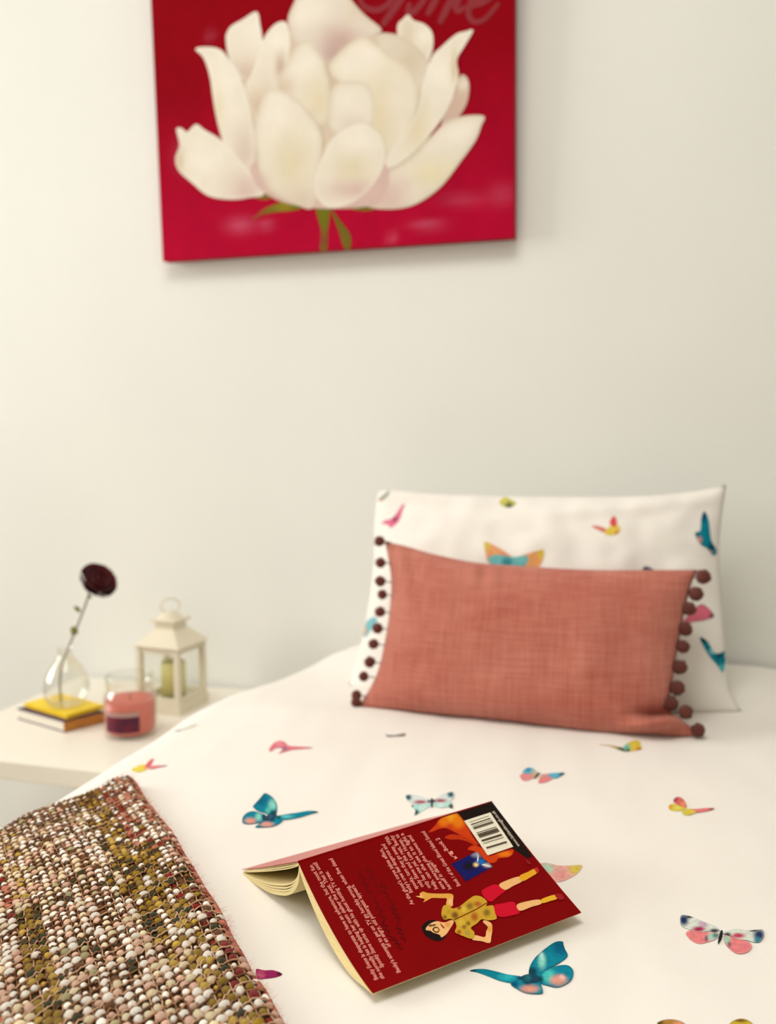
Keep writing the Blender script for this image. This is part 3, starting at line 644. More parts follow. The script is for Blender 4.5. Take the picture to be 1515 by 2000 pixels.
top_f = [(j * (NU + 1) + i, j * (NU + 1) + i + 1, (j + 1) * (NU + 1) + i + 1, (j + 1) * (NU + 1) + i) for j in range(NV) for i in range(NU)]
cover_hit = bvh_hit(top_v, top_f)
def cov_in(u, v, d): return cov(0.004 + 0.992 * u, 0.01 + 0.982 * v, d)
v, f = sheet(cov_in, 50, 30, lambda u, v: -0.00055, lambda u, v: -0.0055 * (1 - 0.55 * sstep(0.7, 1, v)) - 0.0095 * math.sin(math.pi * min(1, v * 0.98 + 0.02)) ** 0.8 * (1 - 0.25 * u) * (1 - 0.4 * sstep(0.75, 1, v)))
mesh_obj('page_block', v, f, M_PAGEEDGE, book, False)
# front half: cover and fanned page bundles, profile (q, z) away from the spine
au = (B3 - A3); uq = Vector((E3.x - A3.x, E3.y - A3.y, 0)).normalized(); QL = (Vector((E3.x - A3.x, E3.y - A3.y, 0))).length
low = [(0.0, .0515), (.0035, .036), (.012, .0255), (.022, .0185), (.034, .013), (.056, .0055), (.083, .0005), (.106, -.0012), (QL - .001, .0005)]
lowc = np.array(catmull(low, 6, False))
zA = A3.z - hB
def prof(wt):
    q = lowc[:, 0]; cz = zA + (E3.z - hB - zA) * (q / QL) - 0.0007
    return np.c_[q, lowc[:, 1] * (1 - wt) + cz * wt]
def ribbon(P, th, u0=0.0, u1=1.0):
    n = len(P); T = np.gradient(P, axis=0); T /= np.linalg.norm(T, axis=1)[:, None]; Nn = np.c_[-T[:, 1], T[:, 0]]
    Nn[Nn[:, 1] < 0] *= -1
    ths = np.minimum(th, 0.0004 + th * np.clip(np.arange(n) / 6, 0, 1))
    up_ = P; dn = P - Nn * ths[:, None]
    qa, qb = E3 - A3, E4 - B3; qa.z = qb.z = 0
    mk = lambda c, u: Vector((A3.x + au.x * u, A3.y + au.y * u, hB + c[1] * (1 + u * (B3.z - A3.z) / (A3.z - hB)))) + (qa * (1 - u) + qb * u) * (c[0] / QL)
    v = []
    for u in (u0, u1):
        v += [mk(c, u) for c in up_] + [mk(c, u) for c in dn]
    f = []
    for i in range(n - 1):
        f.append((i, i + 1, 2 * n + i + 1, 2 * n + i)); f.append((n + i + 1, n + i, 3 * n + i, 3 * n + i + 1))
        f.append((i + 1, i, n + i, n + i + 1)); f.append((2 * n + i, 2 * n + i + 1, 3 * n + i + 1, 3 * n + i))
    f.append((0, 2 * n, 3 * n, n)); f.append((n - 1, 2 * n - 1, 4 * n - 1, 3 * n - 1))
    return v, f
cp = np.array([(0.0, zA), (QL * .33, zA + (E3.z - hB - zA) * .33), (QL * .66, zA + (E3.z - hB - zA) * .66), (QL + 0.001, E3.z - hB + 0.0006)])
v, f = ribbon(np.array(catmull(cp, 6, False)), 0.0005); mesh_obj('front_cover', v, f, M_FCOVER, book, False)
for wt, th in ((0.985, 0.0006), (0.93, 0.0011), (0.86, 0.0010), (0.33, 0.0012), (0.24, 0.0014), (0.15, 0.0016), (0.065, 0.0018), (0.0, 0.0012)):
    v, f = ribbon(prof(wt), th, 0.003 + random.uniform(0, .002), 0.997); mesh_obj('page_bundle', v, f, M_PAPER, book, False)
# spine strip over the ridge
mb = MB(); mb.tube([A3 + Vector((0, 0, -0.0008)), B3 + Vector((0, 0, -0.0008))], 0.0011, 8); mb.build('spine', M_COVER, book)

# printed back cover
def cprint(name, shapes, off, step=3.0, lab=None, sub=4):
    o = print_mesh(name, shapes, cover_hit, M_COVERPRINT, bcover, step, off, 0.00004, sub)
    if lab: o['label'] = lab
    return o
O1, O2, O3 = S(232, 120, 12), S(206, 62, 10), S(240, 160, 30)
cprint('corner_panel_print', [([(891,1586.5),(961,1565.5),(1001,1619),(1040,1673),(1030,1677),(1000,1657),(957,1590),(905,1603)], S(26,12,8), [], None, True)], 0.00012, 6, 'black printed corner around the barcode')
cprint('flame_print', [([(836,1626),(850,1611),(856,1602),(868,1594),(890,1586.5),(906,1604),(923,1634),(934,1650),(922,1646),(904,1635),(888,1626),(870,1618),(856,1620),(846,1624)], O2, [(880,1597,(18,12),O3),(895,1606,14,O1),(866,1604,12,O1)], (S(160,30,6),3,.6)),
                       ([(868,1636),(880,1630),(898,1632),(922,1642),(932,1655),(915,1645),(896,1640),(880,1640)], S(190,50,8)),
                       ([(913,1660),(918,1653),(930,1652),(946,1660),(954,1672),(980,1664),(1001,1659),(1002,1666),(994,1674),(974,1677),(968,1684),(956,1686),(944,1679),(936,1668),(922,1662)], O2, [(985,1668,(16,7),O1),(950,1676,10,O2)], (S(160,30,6),2.5,.5))], 0.00012, 3, 'orange printed flames')
WQ = [(906,1603.5),(957,1587),(1002,1654),(952,1671)]
shapes = [(WQ, S(240,232,210), [], None, True)]
IQ = [np.array(q) for q in ((916,1606),(954,1593.5),(992,1649.5),(952,1661.5))]
def iq(a, t): return tuple((IQ[0] * (1 - a) + IQ[1] * a) * (1 - t) + (IQ[3] * (1 - a) + IQ[2] * a) * t)
for t0, t1 in ((.0,.018),(.075,.11),(.145,.16),(.19,.225),(.235,.262),(.38,.40),(.43,.465),(.478,.525),(.54,.562),(.64,.672),(.683,.70),(.755,.77),(.90,.935),(.945,.955)):
    shapes.append(([iq(0, t0), iq(1, t0), iq(1, t1), iq(0, t1)], S(66, 44, 24), [], None, True))
cprint('barcode_print', shapes, 0.0002, 8, 'white barcode panel')
TQ = [(881,1688),(931,1663),(962,1693),(910,1722)]
cprint('thumbnail_print', [(TQ, S(20,22,96), [(931,1668,(14,8),S(140,140,156)),(955,1690,(14,6),S(170,160,166)),(938,1683,(10,7),S(14,110,190)),(915,1692,(14,10),S(20,16,30)),(929,1689,(6,5),S(226,190,120)),(930,1690,2.5,S(250,235,180))], (S(14,16,80),3,.5), True),
                           ([(930,1664),(934,1672),(934,1681),(931,1683),(932,1672)], S(226,210,206)), ([(940,1689),(948,1688),(958,1693),(950,1693)], S(222,214,214))], 0.0002, 2.5, 'small blue book cover picture')
SKIN, SK2 = S(240, 184, 120), S(226, 160, 70)
cprint('figure_print', [
 ([(823,1812),(827,1805),(833,1800),(842,1797),(851,1798),(862,1806),(872,1822),(868,1832),(860,1837),(851,1838),(838,1833),(828,1824)], S(22,10,8)),
 ([(832,1812),(840,1804),(853,1799.5),(867,1802),(882,1797),(886,1801),(878,1815),(871,1825),(862,1831),(858,1826),(846,1822),(840,1818),(832,1817)], SKIN, [(840,1808,(5,3),S(60,34,20)),(874,1806,7,S(226,150,80))]),
 ([(844,1816),(848,1811),(854,1811),(858,1816),(856,1821),(850,1822)], S(70,36,22)), ([(847,1816),(850,1813),(855,1814),(856,1818),(851,1820)], SKIN),
 ([(859,1803),(863,1807),(868,1812),(867,1814),(862,1810)], S(150,60,40)), ([(842,1808),(847,1806),(851,1806),(847,1809)], S(60,34,20)),
 ([(871,1768),(872,1756),(862,1755),(844,1754.5),(838,1757),(826,1763),(829,1757),(820,1754),(811,1751),(820,1750),(819,1746),(826,1742),(832,1744),(842,1745.5),(862,1746),(879,1746),(885,1750),(884,1760),(883,1771)], SK2, [(820,1752,6,SKIN),(880,1762,8,SKIN)]),
 ([(943,1802),(946,1798),(959,1804),(961,1816),(959,1830),(956,1842.5),(940,1839),(922,1836),(926,1827),(946,1831),(949,1820),(952,1811)], SKIN, [(956,1815,8,SK2)]),
 ([(940,1742),(950,1734),(966,1728),(978,1732),(988,1739),(972,1752),(958,1762),(946,1754)], S(206,10,42)),
 ([(962,1771),(982,1765),(1001,1762),(1009,1771),(1014,1784),(998,1789),(982,1792),(968,1788)], S(206,10,42)),
 ([(974,1729),(990,1720),(1013,1713),(1019,1722),(1002,1731),(986,1739)], SKIN), ([(1009,1768),(1030,1761),(1053,1758),(1057,1766),(1038,1772),(1015,1780)], SKIN),
 ([(1014,1712),(1030,1704),(1043,1698),(1049,1705),(1036,1714),(1020,1722)], S(232,166,36)), ([(1056,1758),(1070,1752),(1083,1749),(1088,1756),(1074,1761),(1059,1765)], S(232,176,46)),
 ([(1043,1698),(1048,1695),(1052,1701),(1049,1707)], S(186,40,36)), ([(1083,1748.5),(1096,1747),(1101,1757),(1090,1758)], S(160,26,34)), ([(1026,1680),(1032,1683),(1036,1689),(1030,1688)], S(150,30,34)),
 ([(862,1790),(862,1780),(866,1770),(876,1770),(884,1776),(899,1770),(912,1760),(926,1751),(940,1753),(951,1763),(949,1771),(962,1770),(966,1784),(969,1796),(953,1799),(940,1797),(931,1805),(919,1814),(926,1823),(921,1835),(902,1829),(888,1822),(891,1811),(886,1799),(877,1796),(867,1798)], S(204,160,46), [(917,1771,8,S(142,108,36)),(932,1767,(9,6),S(176,98,36)),(905,1777,6,S(216,186,60)),(950,1784,8,S(136,106,36)),(926,1792,(8,10),S(172,92,34)),(868,1793,5,S(120,92,28)),(888,1789,8,S(120,80,30)),(900,1803,8,S(214,176,60)),(914,1805,5,S(130,100,32)),(906,1812,5,S(140,100,34)),(912,1824,7,S(176,150,60)),(896,1822,5,S(170,70,24)),(896,1774,5,S(150,60,30)),(876,1783,6,S(190,150,40))]),
 ([(886,1797),(905,1788),(928,1777),(951,1763),(951.5,1765),(929,1779),(906,1790),(887,1799)], S(120,50,16), [], None, True),
], 0.00014, 2.2, 'printed drawing of a dark haired girl in a patterned shirt')
# lettering lines
def text_mesh(txt):
    cu = bpy.data.curves.new('t', 'FONT'); cu.body = txt; cu.size = 1.0; cu.resolution_u = 2; cu.offset = 0.022
    ob = bpy.data.objects.new('t', cu); me = ob.to_mesh()
    V = np.array([v.co[:2] for v in me.vertices]).reshape(-1, 2); F = [tuple(p.vertices) for p in me.polygons]
    ob.to_mesh_clear(); bpy.data.objects.remove(ob); bpy.data.curves.remove(cu); return V, F
upv = np.array([582 - 960, 1682 - 1565], float); upv /= np.hypot(*upv)
def text_line(mb, txt, a, b, hpx, col, off=0.00022, up=upv):
    V, F = text_mesh(txt)
    if not len(V): return
    a, b = np.array(a, float), np.array(b, float); wd = V[:, 0].max()
    vv = []
    for x, y in V:
        q = a + (b - a) * (x / wd) + up * ((y - 0.25) * hpx); p, n = cover_hit(q[0], q[1]); vv.append(p + n * off)
    fl = []
    for f in F:
        nn = (vv[f[1]] - vv[f[0]]).cross(vv[f[2]] - vv[f[0]]); fl.append(f if nn.dot(CAM - vv[f[0]]) > 0 else f[::-1])
    mb.add(vv, fl, col)
LP = S(232, 150, 134); BLURB = [MB(), MB(), MB()]
for kB, txt, a, b, hh in [(0 if q_ < 5 else 1 if q_ < 13 else 2,) + it_ for q_, it_ in enumerate([
    ('Becky Evans is desperate to have an adventure, but the most fun', (736,1914), (607,1690), 11.5),
    ('she normally has is helping her mum deliver the post. That is until', (748,1912), (615,1685), 11.5),
    ('Spooky Steve turns up with his ghost hunting TV crew.', (747,1890), (637,1702), 11.5),
    ("Becky's attempts to get on TV go horribly wrong, when five dead", (780,1900), (646,1677), 11.5),
    ('of an angry, old poltergeist appears.', (761,1850), (687,1728), 11.5),
    ("As the ghost's curse takes effect,", (806,1767), (743,1658), 11),
    ("Becky's crew feel dangerous and", (804,1744), (748,1649), 11),
    ('spooky, turn they go away. With', (814,1737), (754,1634), 11),
    ('only Steve and the rest, Becky', (825,1733), (764,1632), 11),
    ('only has one pal, Luna Honey, to', (839,1735), (774,1630), 11),
    ('help, can she use it to fight a', (853,1737), (784,1628), 11),
    ('save everyone she knows and', (867,1737), (799,1632), 11),
    ('herself in danger?', (880,1737), (838,1681), 11),
    ('Book 1 of the Great Blood Island Sound', (897,1731), (826,1624), 11),
    ('Book 2', (873,1662), (854,1637), 11)])]:
    text_line(BLURB[kB], txt, a, b, hh, LP)
for mb, nm_ in zip(BLURB, ('blurb_lettering', 'blurb_lettering', 'series_lettering')): mb.build(nm_, M_COVERPRINT, bcover, False)
mb = MB(); text_line(mb, 'www.hiddenthrough.co.uk', (1013,1653), (962,1584), 8.5, S(205,190,170)); mb.build('web_address_lettering', M_COVERPRINT, bcover, False)
ar = [(stroke_px([(874,1663),(878,1668),(884,1668),(882,1663),(878,1665),(880,1671),(889,1675)], 1.6), LP, [], None, True), ([(887,1679),(893.5,1676),(888,1671.5)], LP, [], None, True)]
cprint('arrow_print', ar, 0.0002, 3)
hw = []; HWC = S(94, 2, 5)
rnd = random.Random(3)
for (x0, y0), (x1, y1) in (((716,1690),(742,1742)),((702,1700),(726,1752)),((744,1722),(765,1766)),((730,1752),(752,1800)),((766,1766),(780,1800)),((748,1800),(764,1836)),((776,1806),(792,1840)),((770,1830),(784,1856))):
    pts = []; n = 7
    for k in range(n + 1):
        t = k / n; o_ = (5 if k % 2 else -4) + rnd.uniform(-1.5, 1.5); pts.append((x0 + (x1 - x0) * t + upv[0] * o_, y0 + (y1 - y0) * t + upv[1] * o_))
    hw.append((stroke_px(pts, 1.8), HWC, [], None, True))
cprint('handwriting_print', hw, 0.00012, 3, 'faint dark handwriting')

# ------------------------------------------------------------------ chunky woven throw
KZ = BT + 0.014
edgeR = [gp(x, y, KZ).xy for x, y in ((256,1515),(270,1530),(288,1558),(322,1600),(349,1638),(376,1684),(403,1727),(430,1766),(453,1815),(475,1854),(498,1896),(521,1928),(544,1968),(564,2002))]
edgeL = [gp(x, y, KZ + 0.006).xy for x, y in ((256,1515),(236,1517),(214,1524),(165,1547),(115,1564),(57,1584),(23,1599),(0,1610))]
def arclen(pts, ext):
    pts = [np.array(p) for p in pts]; t = pts[-1] - pts[-3]; t /= np.linalg.norm(t); pts = pts + [pts[-1] + t * ext * k / 4 for k in range(1, 5)]
    P = np.array(catmull(pts, 6, False)); d = np.r_[0, np.cumsum(np.hypot(*np.diff(P, axis=0).T))]; return P, d
RP, RD = arclen(edgeR, 0.16); LPth, LD = arclen(edgeL, 0.20)
KK = RP[0]
def ev(P, D, t): return np.array([np.interp(t, D, P[:, 0]), np.interp(t, D, P[:, 1])])
AL, BL_ = RD[-1] - 0.005, LD[-1] - 0.005
def thr(a, b, off=0.0):
    q = KK + (ev(RP, RD, a) - KK) + (ev(LPth, LD, b) - LPth[0])
    e = min(1, min(a, b) / 0.016); lift = 0.0045 + 0.010 * math.sqrt(max(0, 1 - (1 - e) ** 2))
    lift += 0.0025 * noise.noise(Vector((a * 22, b * 22, 3)))
    return wrap(float(q[0]), float(q[1]), lift + off)
def thr_n(a, b):
    h_ = 0.002; p = thr(a, b); n = (thr(a + h_, b) - p).cross(thr(a, b + h_) - p).normalized(); return n if n.z > 0 or n.x < -0.3 else -n
throw = thing('throw_blanket', 'chunky woven throw in olive, cream, rose and brown draped over the bed edge', 'blanket', (float(KK[0]) + 0.1, float(KK[1]) - 0.25, BT))
M_BACK = material('throw_backing_wool', S(92, 62, 38), 0.95, 0.05, 0.5, 120, col2=S(58, 38, 24))
na, nb = 110, 70
tv = [thr(AL * i / na, BL_ * j / nb) for j in range(nb + 1) for i in range(na + 1)]; kk = len(tv)
tv += [thr(AL * i / na, BL_ * j / nb, -0.0026) for j in range(nb + 1) for i in range(na + 1)]
tf = []
for j in range(nb):
    for i in range(na):
        a = (j * (na + 1) + i, j * (na + 1) + i + 1, (j + 1) * (na + 1) + i + 1, (j + 1) * (na + 1) + i); tf.append(a[::-1]); tf.append(tuple(q + kk for q in a))
def rim(idx):
    for p, q in zip(idx, idx[1:]): tf.append((p, q, q + kk, p + kk))
rim([i for i in range(na + 1)]); rim([j * (na + 1) for j in range(nb + 1)][::-1]); rim([nb * (na + 1) + i for i in range(na + 1)][::-1]); rim([j * (na + 1) + na for j in range(nb + 1)])
mesh_obj('backing_cloth', tv, tf, M_BACK, throw)
PAL = {'white': S(250,242,228), 'cream': S(232,214,176), 'blush': S(224,184,160), 'rose': S(198,118,98), 'red': S(136,44,38), 'olive': S(150,122,40), 'mustard': S(194,162,70), 'green': S(62,62,36), 'brown': S(112,74,46), 'sage': S(172,164,122)}
YM = {k: material('yarn_' + k, c, 0.95, 0.05, 0.12, 500, 0.5, 900, sheen=0.15) for k, c in PAL.items()}
def pick(a, b, r):
    bb = b * 1000 + 6 * noise.noise(Vector((a * 9, b * 4, 1))) ; aa = a * 1000
    wts = None
    def seg(lo, hi): return lo <= bb < hi
    if bb < 7: wts = [('rose',5),('red',2),('blush',3),('white',1)]
    elif seg(7, 20): wts = [('white',6),('blush',3),('rose',2),('red',1)] if aa < 240 else [('white',4),('green',1.5),('red',3),('brown',2),('olive',1)]
    elif seg(20, 33): wts = [('white',5),('blush',2),('rose',2),('cream',1)] if aa < 130 else [('red',3),('green',2),('olive',2),('white',3),('rose',1)] if aa < 300 else [('olive',4),('mustard',3),('white',4),('green',1)]
    elif seg(33, 46): wts = [('red',5),('rose',3),('white',4)] if aa < 170 else [('olive',5),('green',3),('mustard',2),('white',1.5)] if aa < 330 else [('white',5),('mustard',3),('olive',2),('cream',2)]
    elif seg(46, 72): wts = [('olive',5),('mustard',3),('green',2),('white',3)] if aa < 330 else [('white',5),('cream',4),('mustard',2),('blush',2)]
    elif seg(72, 86): wts = [('white',4),('olive',2),('green',3),('sage',2),('cream',2)] if aa < 260 else [('white',6),('cream',3),('blush',3)]
    elif seg(86, 150): wts = [('white',8),('blush',3),('cream',3),('sage',1),('green',0.6),('brown',.8)]
    elif seg(150, 172): wts = [('white',4),('cream',4),('mustard',2),('blush',2)] if aa < 190 else [('olive',5),('green',3),('white',2.5),('mustard',2)]
    elif seg(172, 184): wts = [('white',4),('blush',3),('cream',2)] if aa > 200 else [('red',4),('rose',3),('white',3)]
    else: wts = [('white',7),('blush',3),('cream',2),('rose',.6)]
    t = r * sum(w_ for _, w_ in wts)
    for nme, w_ in wts:
        t -= w_
        if t <= 0: return nme
    return wts[-1][0]
def slub_mesh(key):
    bm = bmesh.new(); bmesh.ops.create_icosphere(bm, subdivisions=2, radius=1)
    for v in bm.verts: v.co *= 1 + 0.10 * noise.noise(v.co * 2.2 + Vector((sum(map(ord, key)) % 7, 1, 2)))
    me = bpy.data.meshes.new('yarn_slub'); bm.to_mesh(me); bm.free(); me.materials.append(YM[key]); me.polygons.foreach_set('use_smooth', [True] * len(me.polygons)); return me
SLUB = {k: slub_mesh(k) for k in PAL}
ICO_V = np.array([v.co[:] for v in SLUB['white'].vertices]); ICO_F = [tuple(p.vertices) for p in SLUB['white'].polygons]
PBt = 0.0079; ROWS = [0.0]
while ROWS[-1] < AL: ROWS.append(ROWS[-1] + 0.0074 + 0.0030 * min(1, ROWS[-1] / 0.5))
items = []
R2 = random.Random(11)
for i in range(len(ROWS) - 1):
    prev = None
    for j in range(int(BL_ / PBt)):
        a, b = (ROWS[i] + ROWS[i + 1]) / 2 + R2.uniform(-.001, .001), (j + 0.5 + R2.uniform(-.13, .13)) * PBt
        if a > AL - .002 or b > BL_ - .002: continue
        key = pick(a, b, R2.random()); dark = key in ('red', 'olive', 'green', 'brown', 'rose', 'mustard')
        s_ = R2.uniform(0.62, 1.0) if not dark else R2.uniform(0.75, 0.95)
        if R2.random() < 0.12: s_ *= 0.55
        p = thr(a, b, 0.0006); 
        x, y = proj(p); dep = (p - CAM).dot(FWD)
        inside = -15 < x < 1530 and -15 < y < 2012
        tx = (thr(a + .003, b) - thr(a, b)).normalized(); n = thr_n(a, b); ty = n.cross(tx)
        gr = 1 + 0.25 * min(1, a / 0.5); s_ *= gr; sx, sy, sz = 0.0040 * s_ * R2.uniform(.85, 1.2), 0.0037 * s_ * R2.uniform(.85, 1.15), 0.0030 * s_
        items.append((s_ / dep if inside and x > 0 and x < 1515 and y < 2000 else 0, key, p, tx, ty, n, sx, sy, sz))
order = sorted(range(len(items)), key=lambda k: -items[k][0]); big = set(order[:290])
bulk = {}
for k, (sc_, key, p, tx, ty, n, sx, sy, sz) in enumerate(items):
    if k in big:
        o = bpy.data.objects.new('yarn_slub', SLUB[key]); COL.objects.link(o); o.parent = throw
        mt = Matrix.Identity(4)
        for q, (ax, s_) in enumerate(((tx, sx), (ty, sy), (n, sz))):
            for r_ in range(3): mt[r_][q] = ax[r_] * s_
        mt.translation = p - Vector(throw.location); o.matrix_local = mt
    else:
        bulk.setdefault('v', []).append(np.array(p)[None] + ICO_V[:, :1] * np.array(tx) * sx + ICO_V[:, 1:2] * np.array(ty) * sy + ICO_V[:, 2:] * np.array(n) * sz)
        bulk.setdefault('c', []).append(PAL[key])
nv_ = len(ICO_V); V = np.concatenate(bulk['v']); Cc = np.repeat(np.array(bulk['c']), nv_, 0)
Fall = (np.array(ICO_F)[None] + (np.arange(len(bulk['v'])) * nv_)[:, None, None]).reshape(-1, 3)
me = bpy.data.meshes.new('yarn_slub_field'); V = V - np.array(throw.location)
me.vertices.add(len(V)); me.vertices.foreach_set('co', V.ravel()); me.loops.add(Fall.size); me.loops.foreach_set('vertex_index', Fall.ravel())
me.polygons.add(len(Fall)); me.polygons.foreach_set('loop_start', np.arange(len(Fall)) * 3); me.polygons.foreach_set('loop_total', np.full(len(Fall), 3)); me.update(calc_edges=True)
ca = me.color_attributes.new('Col', 'FLOAT_COLOR', 'POINT'); ca.data.foreach_set('color', np.c_[Cc, np.ones(len(Cc))].astype(np.float32).ravel())
me.polygons.foreach_set('use_smooth', [True] * len(me.polygons)); me.materials.append(attr_material('yarn_field', 0.95, 0.05, 0.12, 500))
o = bpy.data.objects.new('yarn_slub_field', me); COL.objects.link(o); o.parent = throw; o['kind'] = 'stuff'
# thin binding threads crossing between the slubs
mb = MB(); TC = [S(150,108,76), S(186,140,108), S(120,80,54), S(204,164,132)]
for i in range(len(ROWS) - 1):
    c = R2.choice(TC); mb.tube([thr(min(AL, ROWS[i] + 0.0006 * math.sin(k * 1.7 + i)), BL_ * k / 120, 0.0024 + 0.0011 * math.sin(k * 2.9 + i * 3.1)) for k in range(121)], 0.00072, 5, c)
for j in range(int(BL_ / PBt) + 1):
    c = R2.choice(TC); mb.tube([thr(AL * k / 190, min(BL_, j * PBt + 0.0005 * math.sin(k * 1.3 + j)), 0.0015 + 0.0008 * math.sin(k * 3.1 + j * 3.1)) for k in range(191)], 0.0006, 5, c)
mb.build('binding_threads', attr_material('binding_yarn', 0.95, 0.05, 0.2, 300), throw)['kind'] = 'stuff'
# twisted selvedge cord along the long edge and around the corner
mb = MB()
for ph in (0, math.pi):
    for fn, ln in ((lambda t: (t, 0.0016), AL - 0.001), (lambda t: (0.0016, t), BL_ - 0.001)):
        n = int(ln / 0.0016); pts = []
        for k in range(n):
            a, b = fn(ln * k / n); w_ = 0.0016
            pts.append(thr(a + (w_ * math.cos(k * .9 + ph) if fn(1)[1] == 1 else 0), max(0, b + (w_ * math.cos(k * .9 + ph) if fn(1)[0] == 1 else 0)), 0.0012 + 0.0012 * math.sin(k * .9 + ph)))
        mb.tube(pts, 0.0014, 6, S(176,92,76) if ph == 0 else S(150,70,58))
mb.build('selvedge_cord', attr_material('selvedge_yarn', 0.95, 0.05, 0.3, 300), throw)
# mohair fuzz
mb = MB()
for k in range(900):
    if k < 620: a, b = R2.uniform(0, AL), R2.uniform(0, 0.006)
    else: a, b = R2.uniform(0, 0.006), R2.uniform(0, BL_)
    p = thr(a, b, 0.002); out = Vector((R2.uniform(-1, 1), R2.uniform(-1, 1), R2.uniform(0.0, 0.9))) + (Vector((0.6, 0.6, 0)) if k < 620 else Vector((-0.3, 0.5, 0)))
    out = out.normalized() * R2.uniform(0.003, 0.009); mb.tube([p, p + out * .5 + Vector((0, 0, .0008)), p + out], [0.00010, 0.00008, 0.00004], 3, S(226,150,132) if R2.random() < .7 else S(236,210,190), False)
mb.build('mohair_fuzz', attr_material('fuzz_yarn', 0.95, 0.05, 0.1, 300), throw)['kind'] = 'stuff'

# ------------------------------------------------------------------ side table
TZ = CAM_Z - 0.485
tfront = gp(100, 1497, TZ).y; tx0, tx1, ty1 = -1.10, -0.705, WALL_Y - 0.012
table = thing('side_table', 'low white side table between the bed and the wall', 'table', ((tx0 + tx1) / 2, (tfront + ty1) / 2, 0))
MB().box(((tx0 + tx1) / 2, (tfront + ty1) / 2, TZ - 0.0145), (tx1 - tx0) / 2, (ty1 - tfront) / 2, 0.0145, bev=0.002).build('table_top', M_WHITEWOOD, table, False)
for sx in (tx0 + 0.03, tx1 - 0.03):
    for sy in (tfront + 0.03, ty1 - 0.03):
        MB().box((sx, sy, (TZ - 0.029) / 2), 0.022, 0.022, (TZ - 0.029) / 2 + 0.0004, bev=0.002).build('leg', M_WHITEWOOD, table, False)

# two small books
def lay_book(name, label, z0, z1, quad, cmat, smat, pm, ov=0.003, ct=0.0016):
    P = [Vector((q.x, q.y, 0)) for q in quad]; c = sum(P, Vector()) / 4
    t = thing(name, label, 'book', (c.x, c.y, z0), 'books under the rose vase')
    def pr(nm, pts, a, b, mt):
        m_ = MB(); m_.add([Vector((p.x, p.y, a)) for p in pts] + [Vector((p.x, p.y, b)) for p in pts], [(3, 2, 1, 0), (4, 5, 6, 7), (0, 1, 5, 4), (1, 2, 6, 5), (2, 3, 7, 6), (3, 0, 4, 7)]); return m_.build(nm, mt, t, False)
    ins = [p + (c - p) * 0.035 for p in P]
    pr('cover_board', P, z0, z0 + ct, cmat); pr('cover_board', P, z1 - ct, z1, cmat); pr('page_block', ins, z0 + ct, z1 - ct, pm)
    # spine along front corner -> right corner
    a, b = P[1], P[2]; d = (c - (a + b) / 2); d.z = 0; d.normalize()
    pr('spine', [a, b, b + d * 0.0018, a + d * 0.0018], z0, z1, smat); return t
M_PURP = material('dark_purple_board', S(66, 34, 72), 0.5, 0.3, 0.1, 40); M_ORSP = material('ochre_spine', S(196, 136, 58), 0.6, 0.2, 0.35, 60, stretch=(1, 1, 8), col2=S(160, 100, 50))
M_YEL = material('yellow_board', S(246, 208, 30), 0.45, 0.3, 0.05, 30); M_WPG = material('white_page_edges', S(238, 228, 212), 0.9, 0.1, 0.1, 60, stretch=(1, 1, 60))
zb1, zb2 = TZ + 0.0188, TZ + 0.0248
qL, qF, qR = gp(34, 1404, TZ), gp(126, 1431, TZ), gp(207, 1411, TZ); qB = qL + qR - qF
low_book = lay_book('small_book', 'purple covered book with ochre spine lying on the white side table', TZ, zb1, [qL, qF, qR, qB], M_PURP, M_ORSP, M_WPG)
qL, qF, qR = gp(46, 1373, zb2), gp(131, 1398, zb2), gp(205, 1377, zb2); qB = qL + qR - qF
lay_book('thin_book', 'thin bright yellow book stacked on the purple book', zb1, zb2, [qL, qF, qR, qB], M_YEL, M_YEL, M_YEL, ct=0.001)

# glass bud vase on the books
vc = gp(131, 1377, zb2); vdep = (vc - CAM).dot(FWD); ppm = F_PX / vdep
rv = 44 / ppm
vase = thing('bud_vase', 'round clear glass bud vase standing on the yellow book', 'vase', (vc.x, vc.y, zb2))
prof_o = [(0.0005, 0.0005), (rv * .62, 0.0005), (rv * .80, rv * .16), (rv * .96, rv * .5), (rv, rv * .85), (rv * .93, rv * 1.25), (rv * .74, rv * 1.65), (rv * .5, rv * 1.98), (rv * .34, rv * 2.2), (rv * .30, rv * 2.42), (rv * .36, rv * 2.6)]
prof_o = [tuple(q) for q in catmull(prof_o, 4, False)]
prof_i = [(max(0.0004, r - 0.0014), z + (0.003 if z < rv * .3 else 0)) for r, z in prof_o[::-1]]
MB().lathe(vc, prof_o + prof_i, 48, True).build('glass_body', M_GLASS, vase)
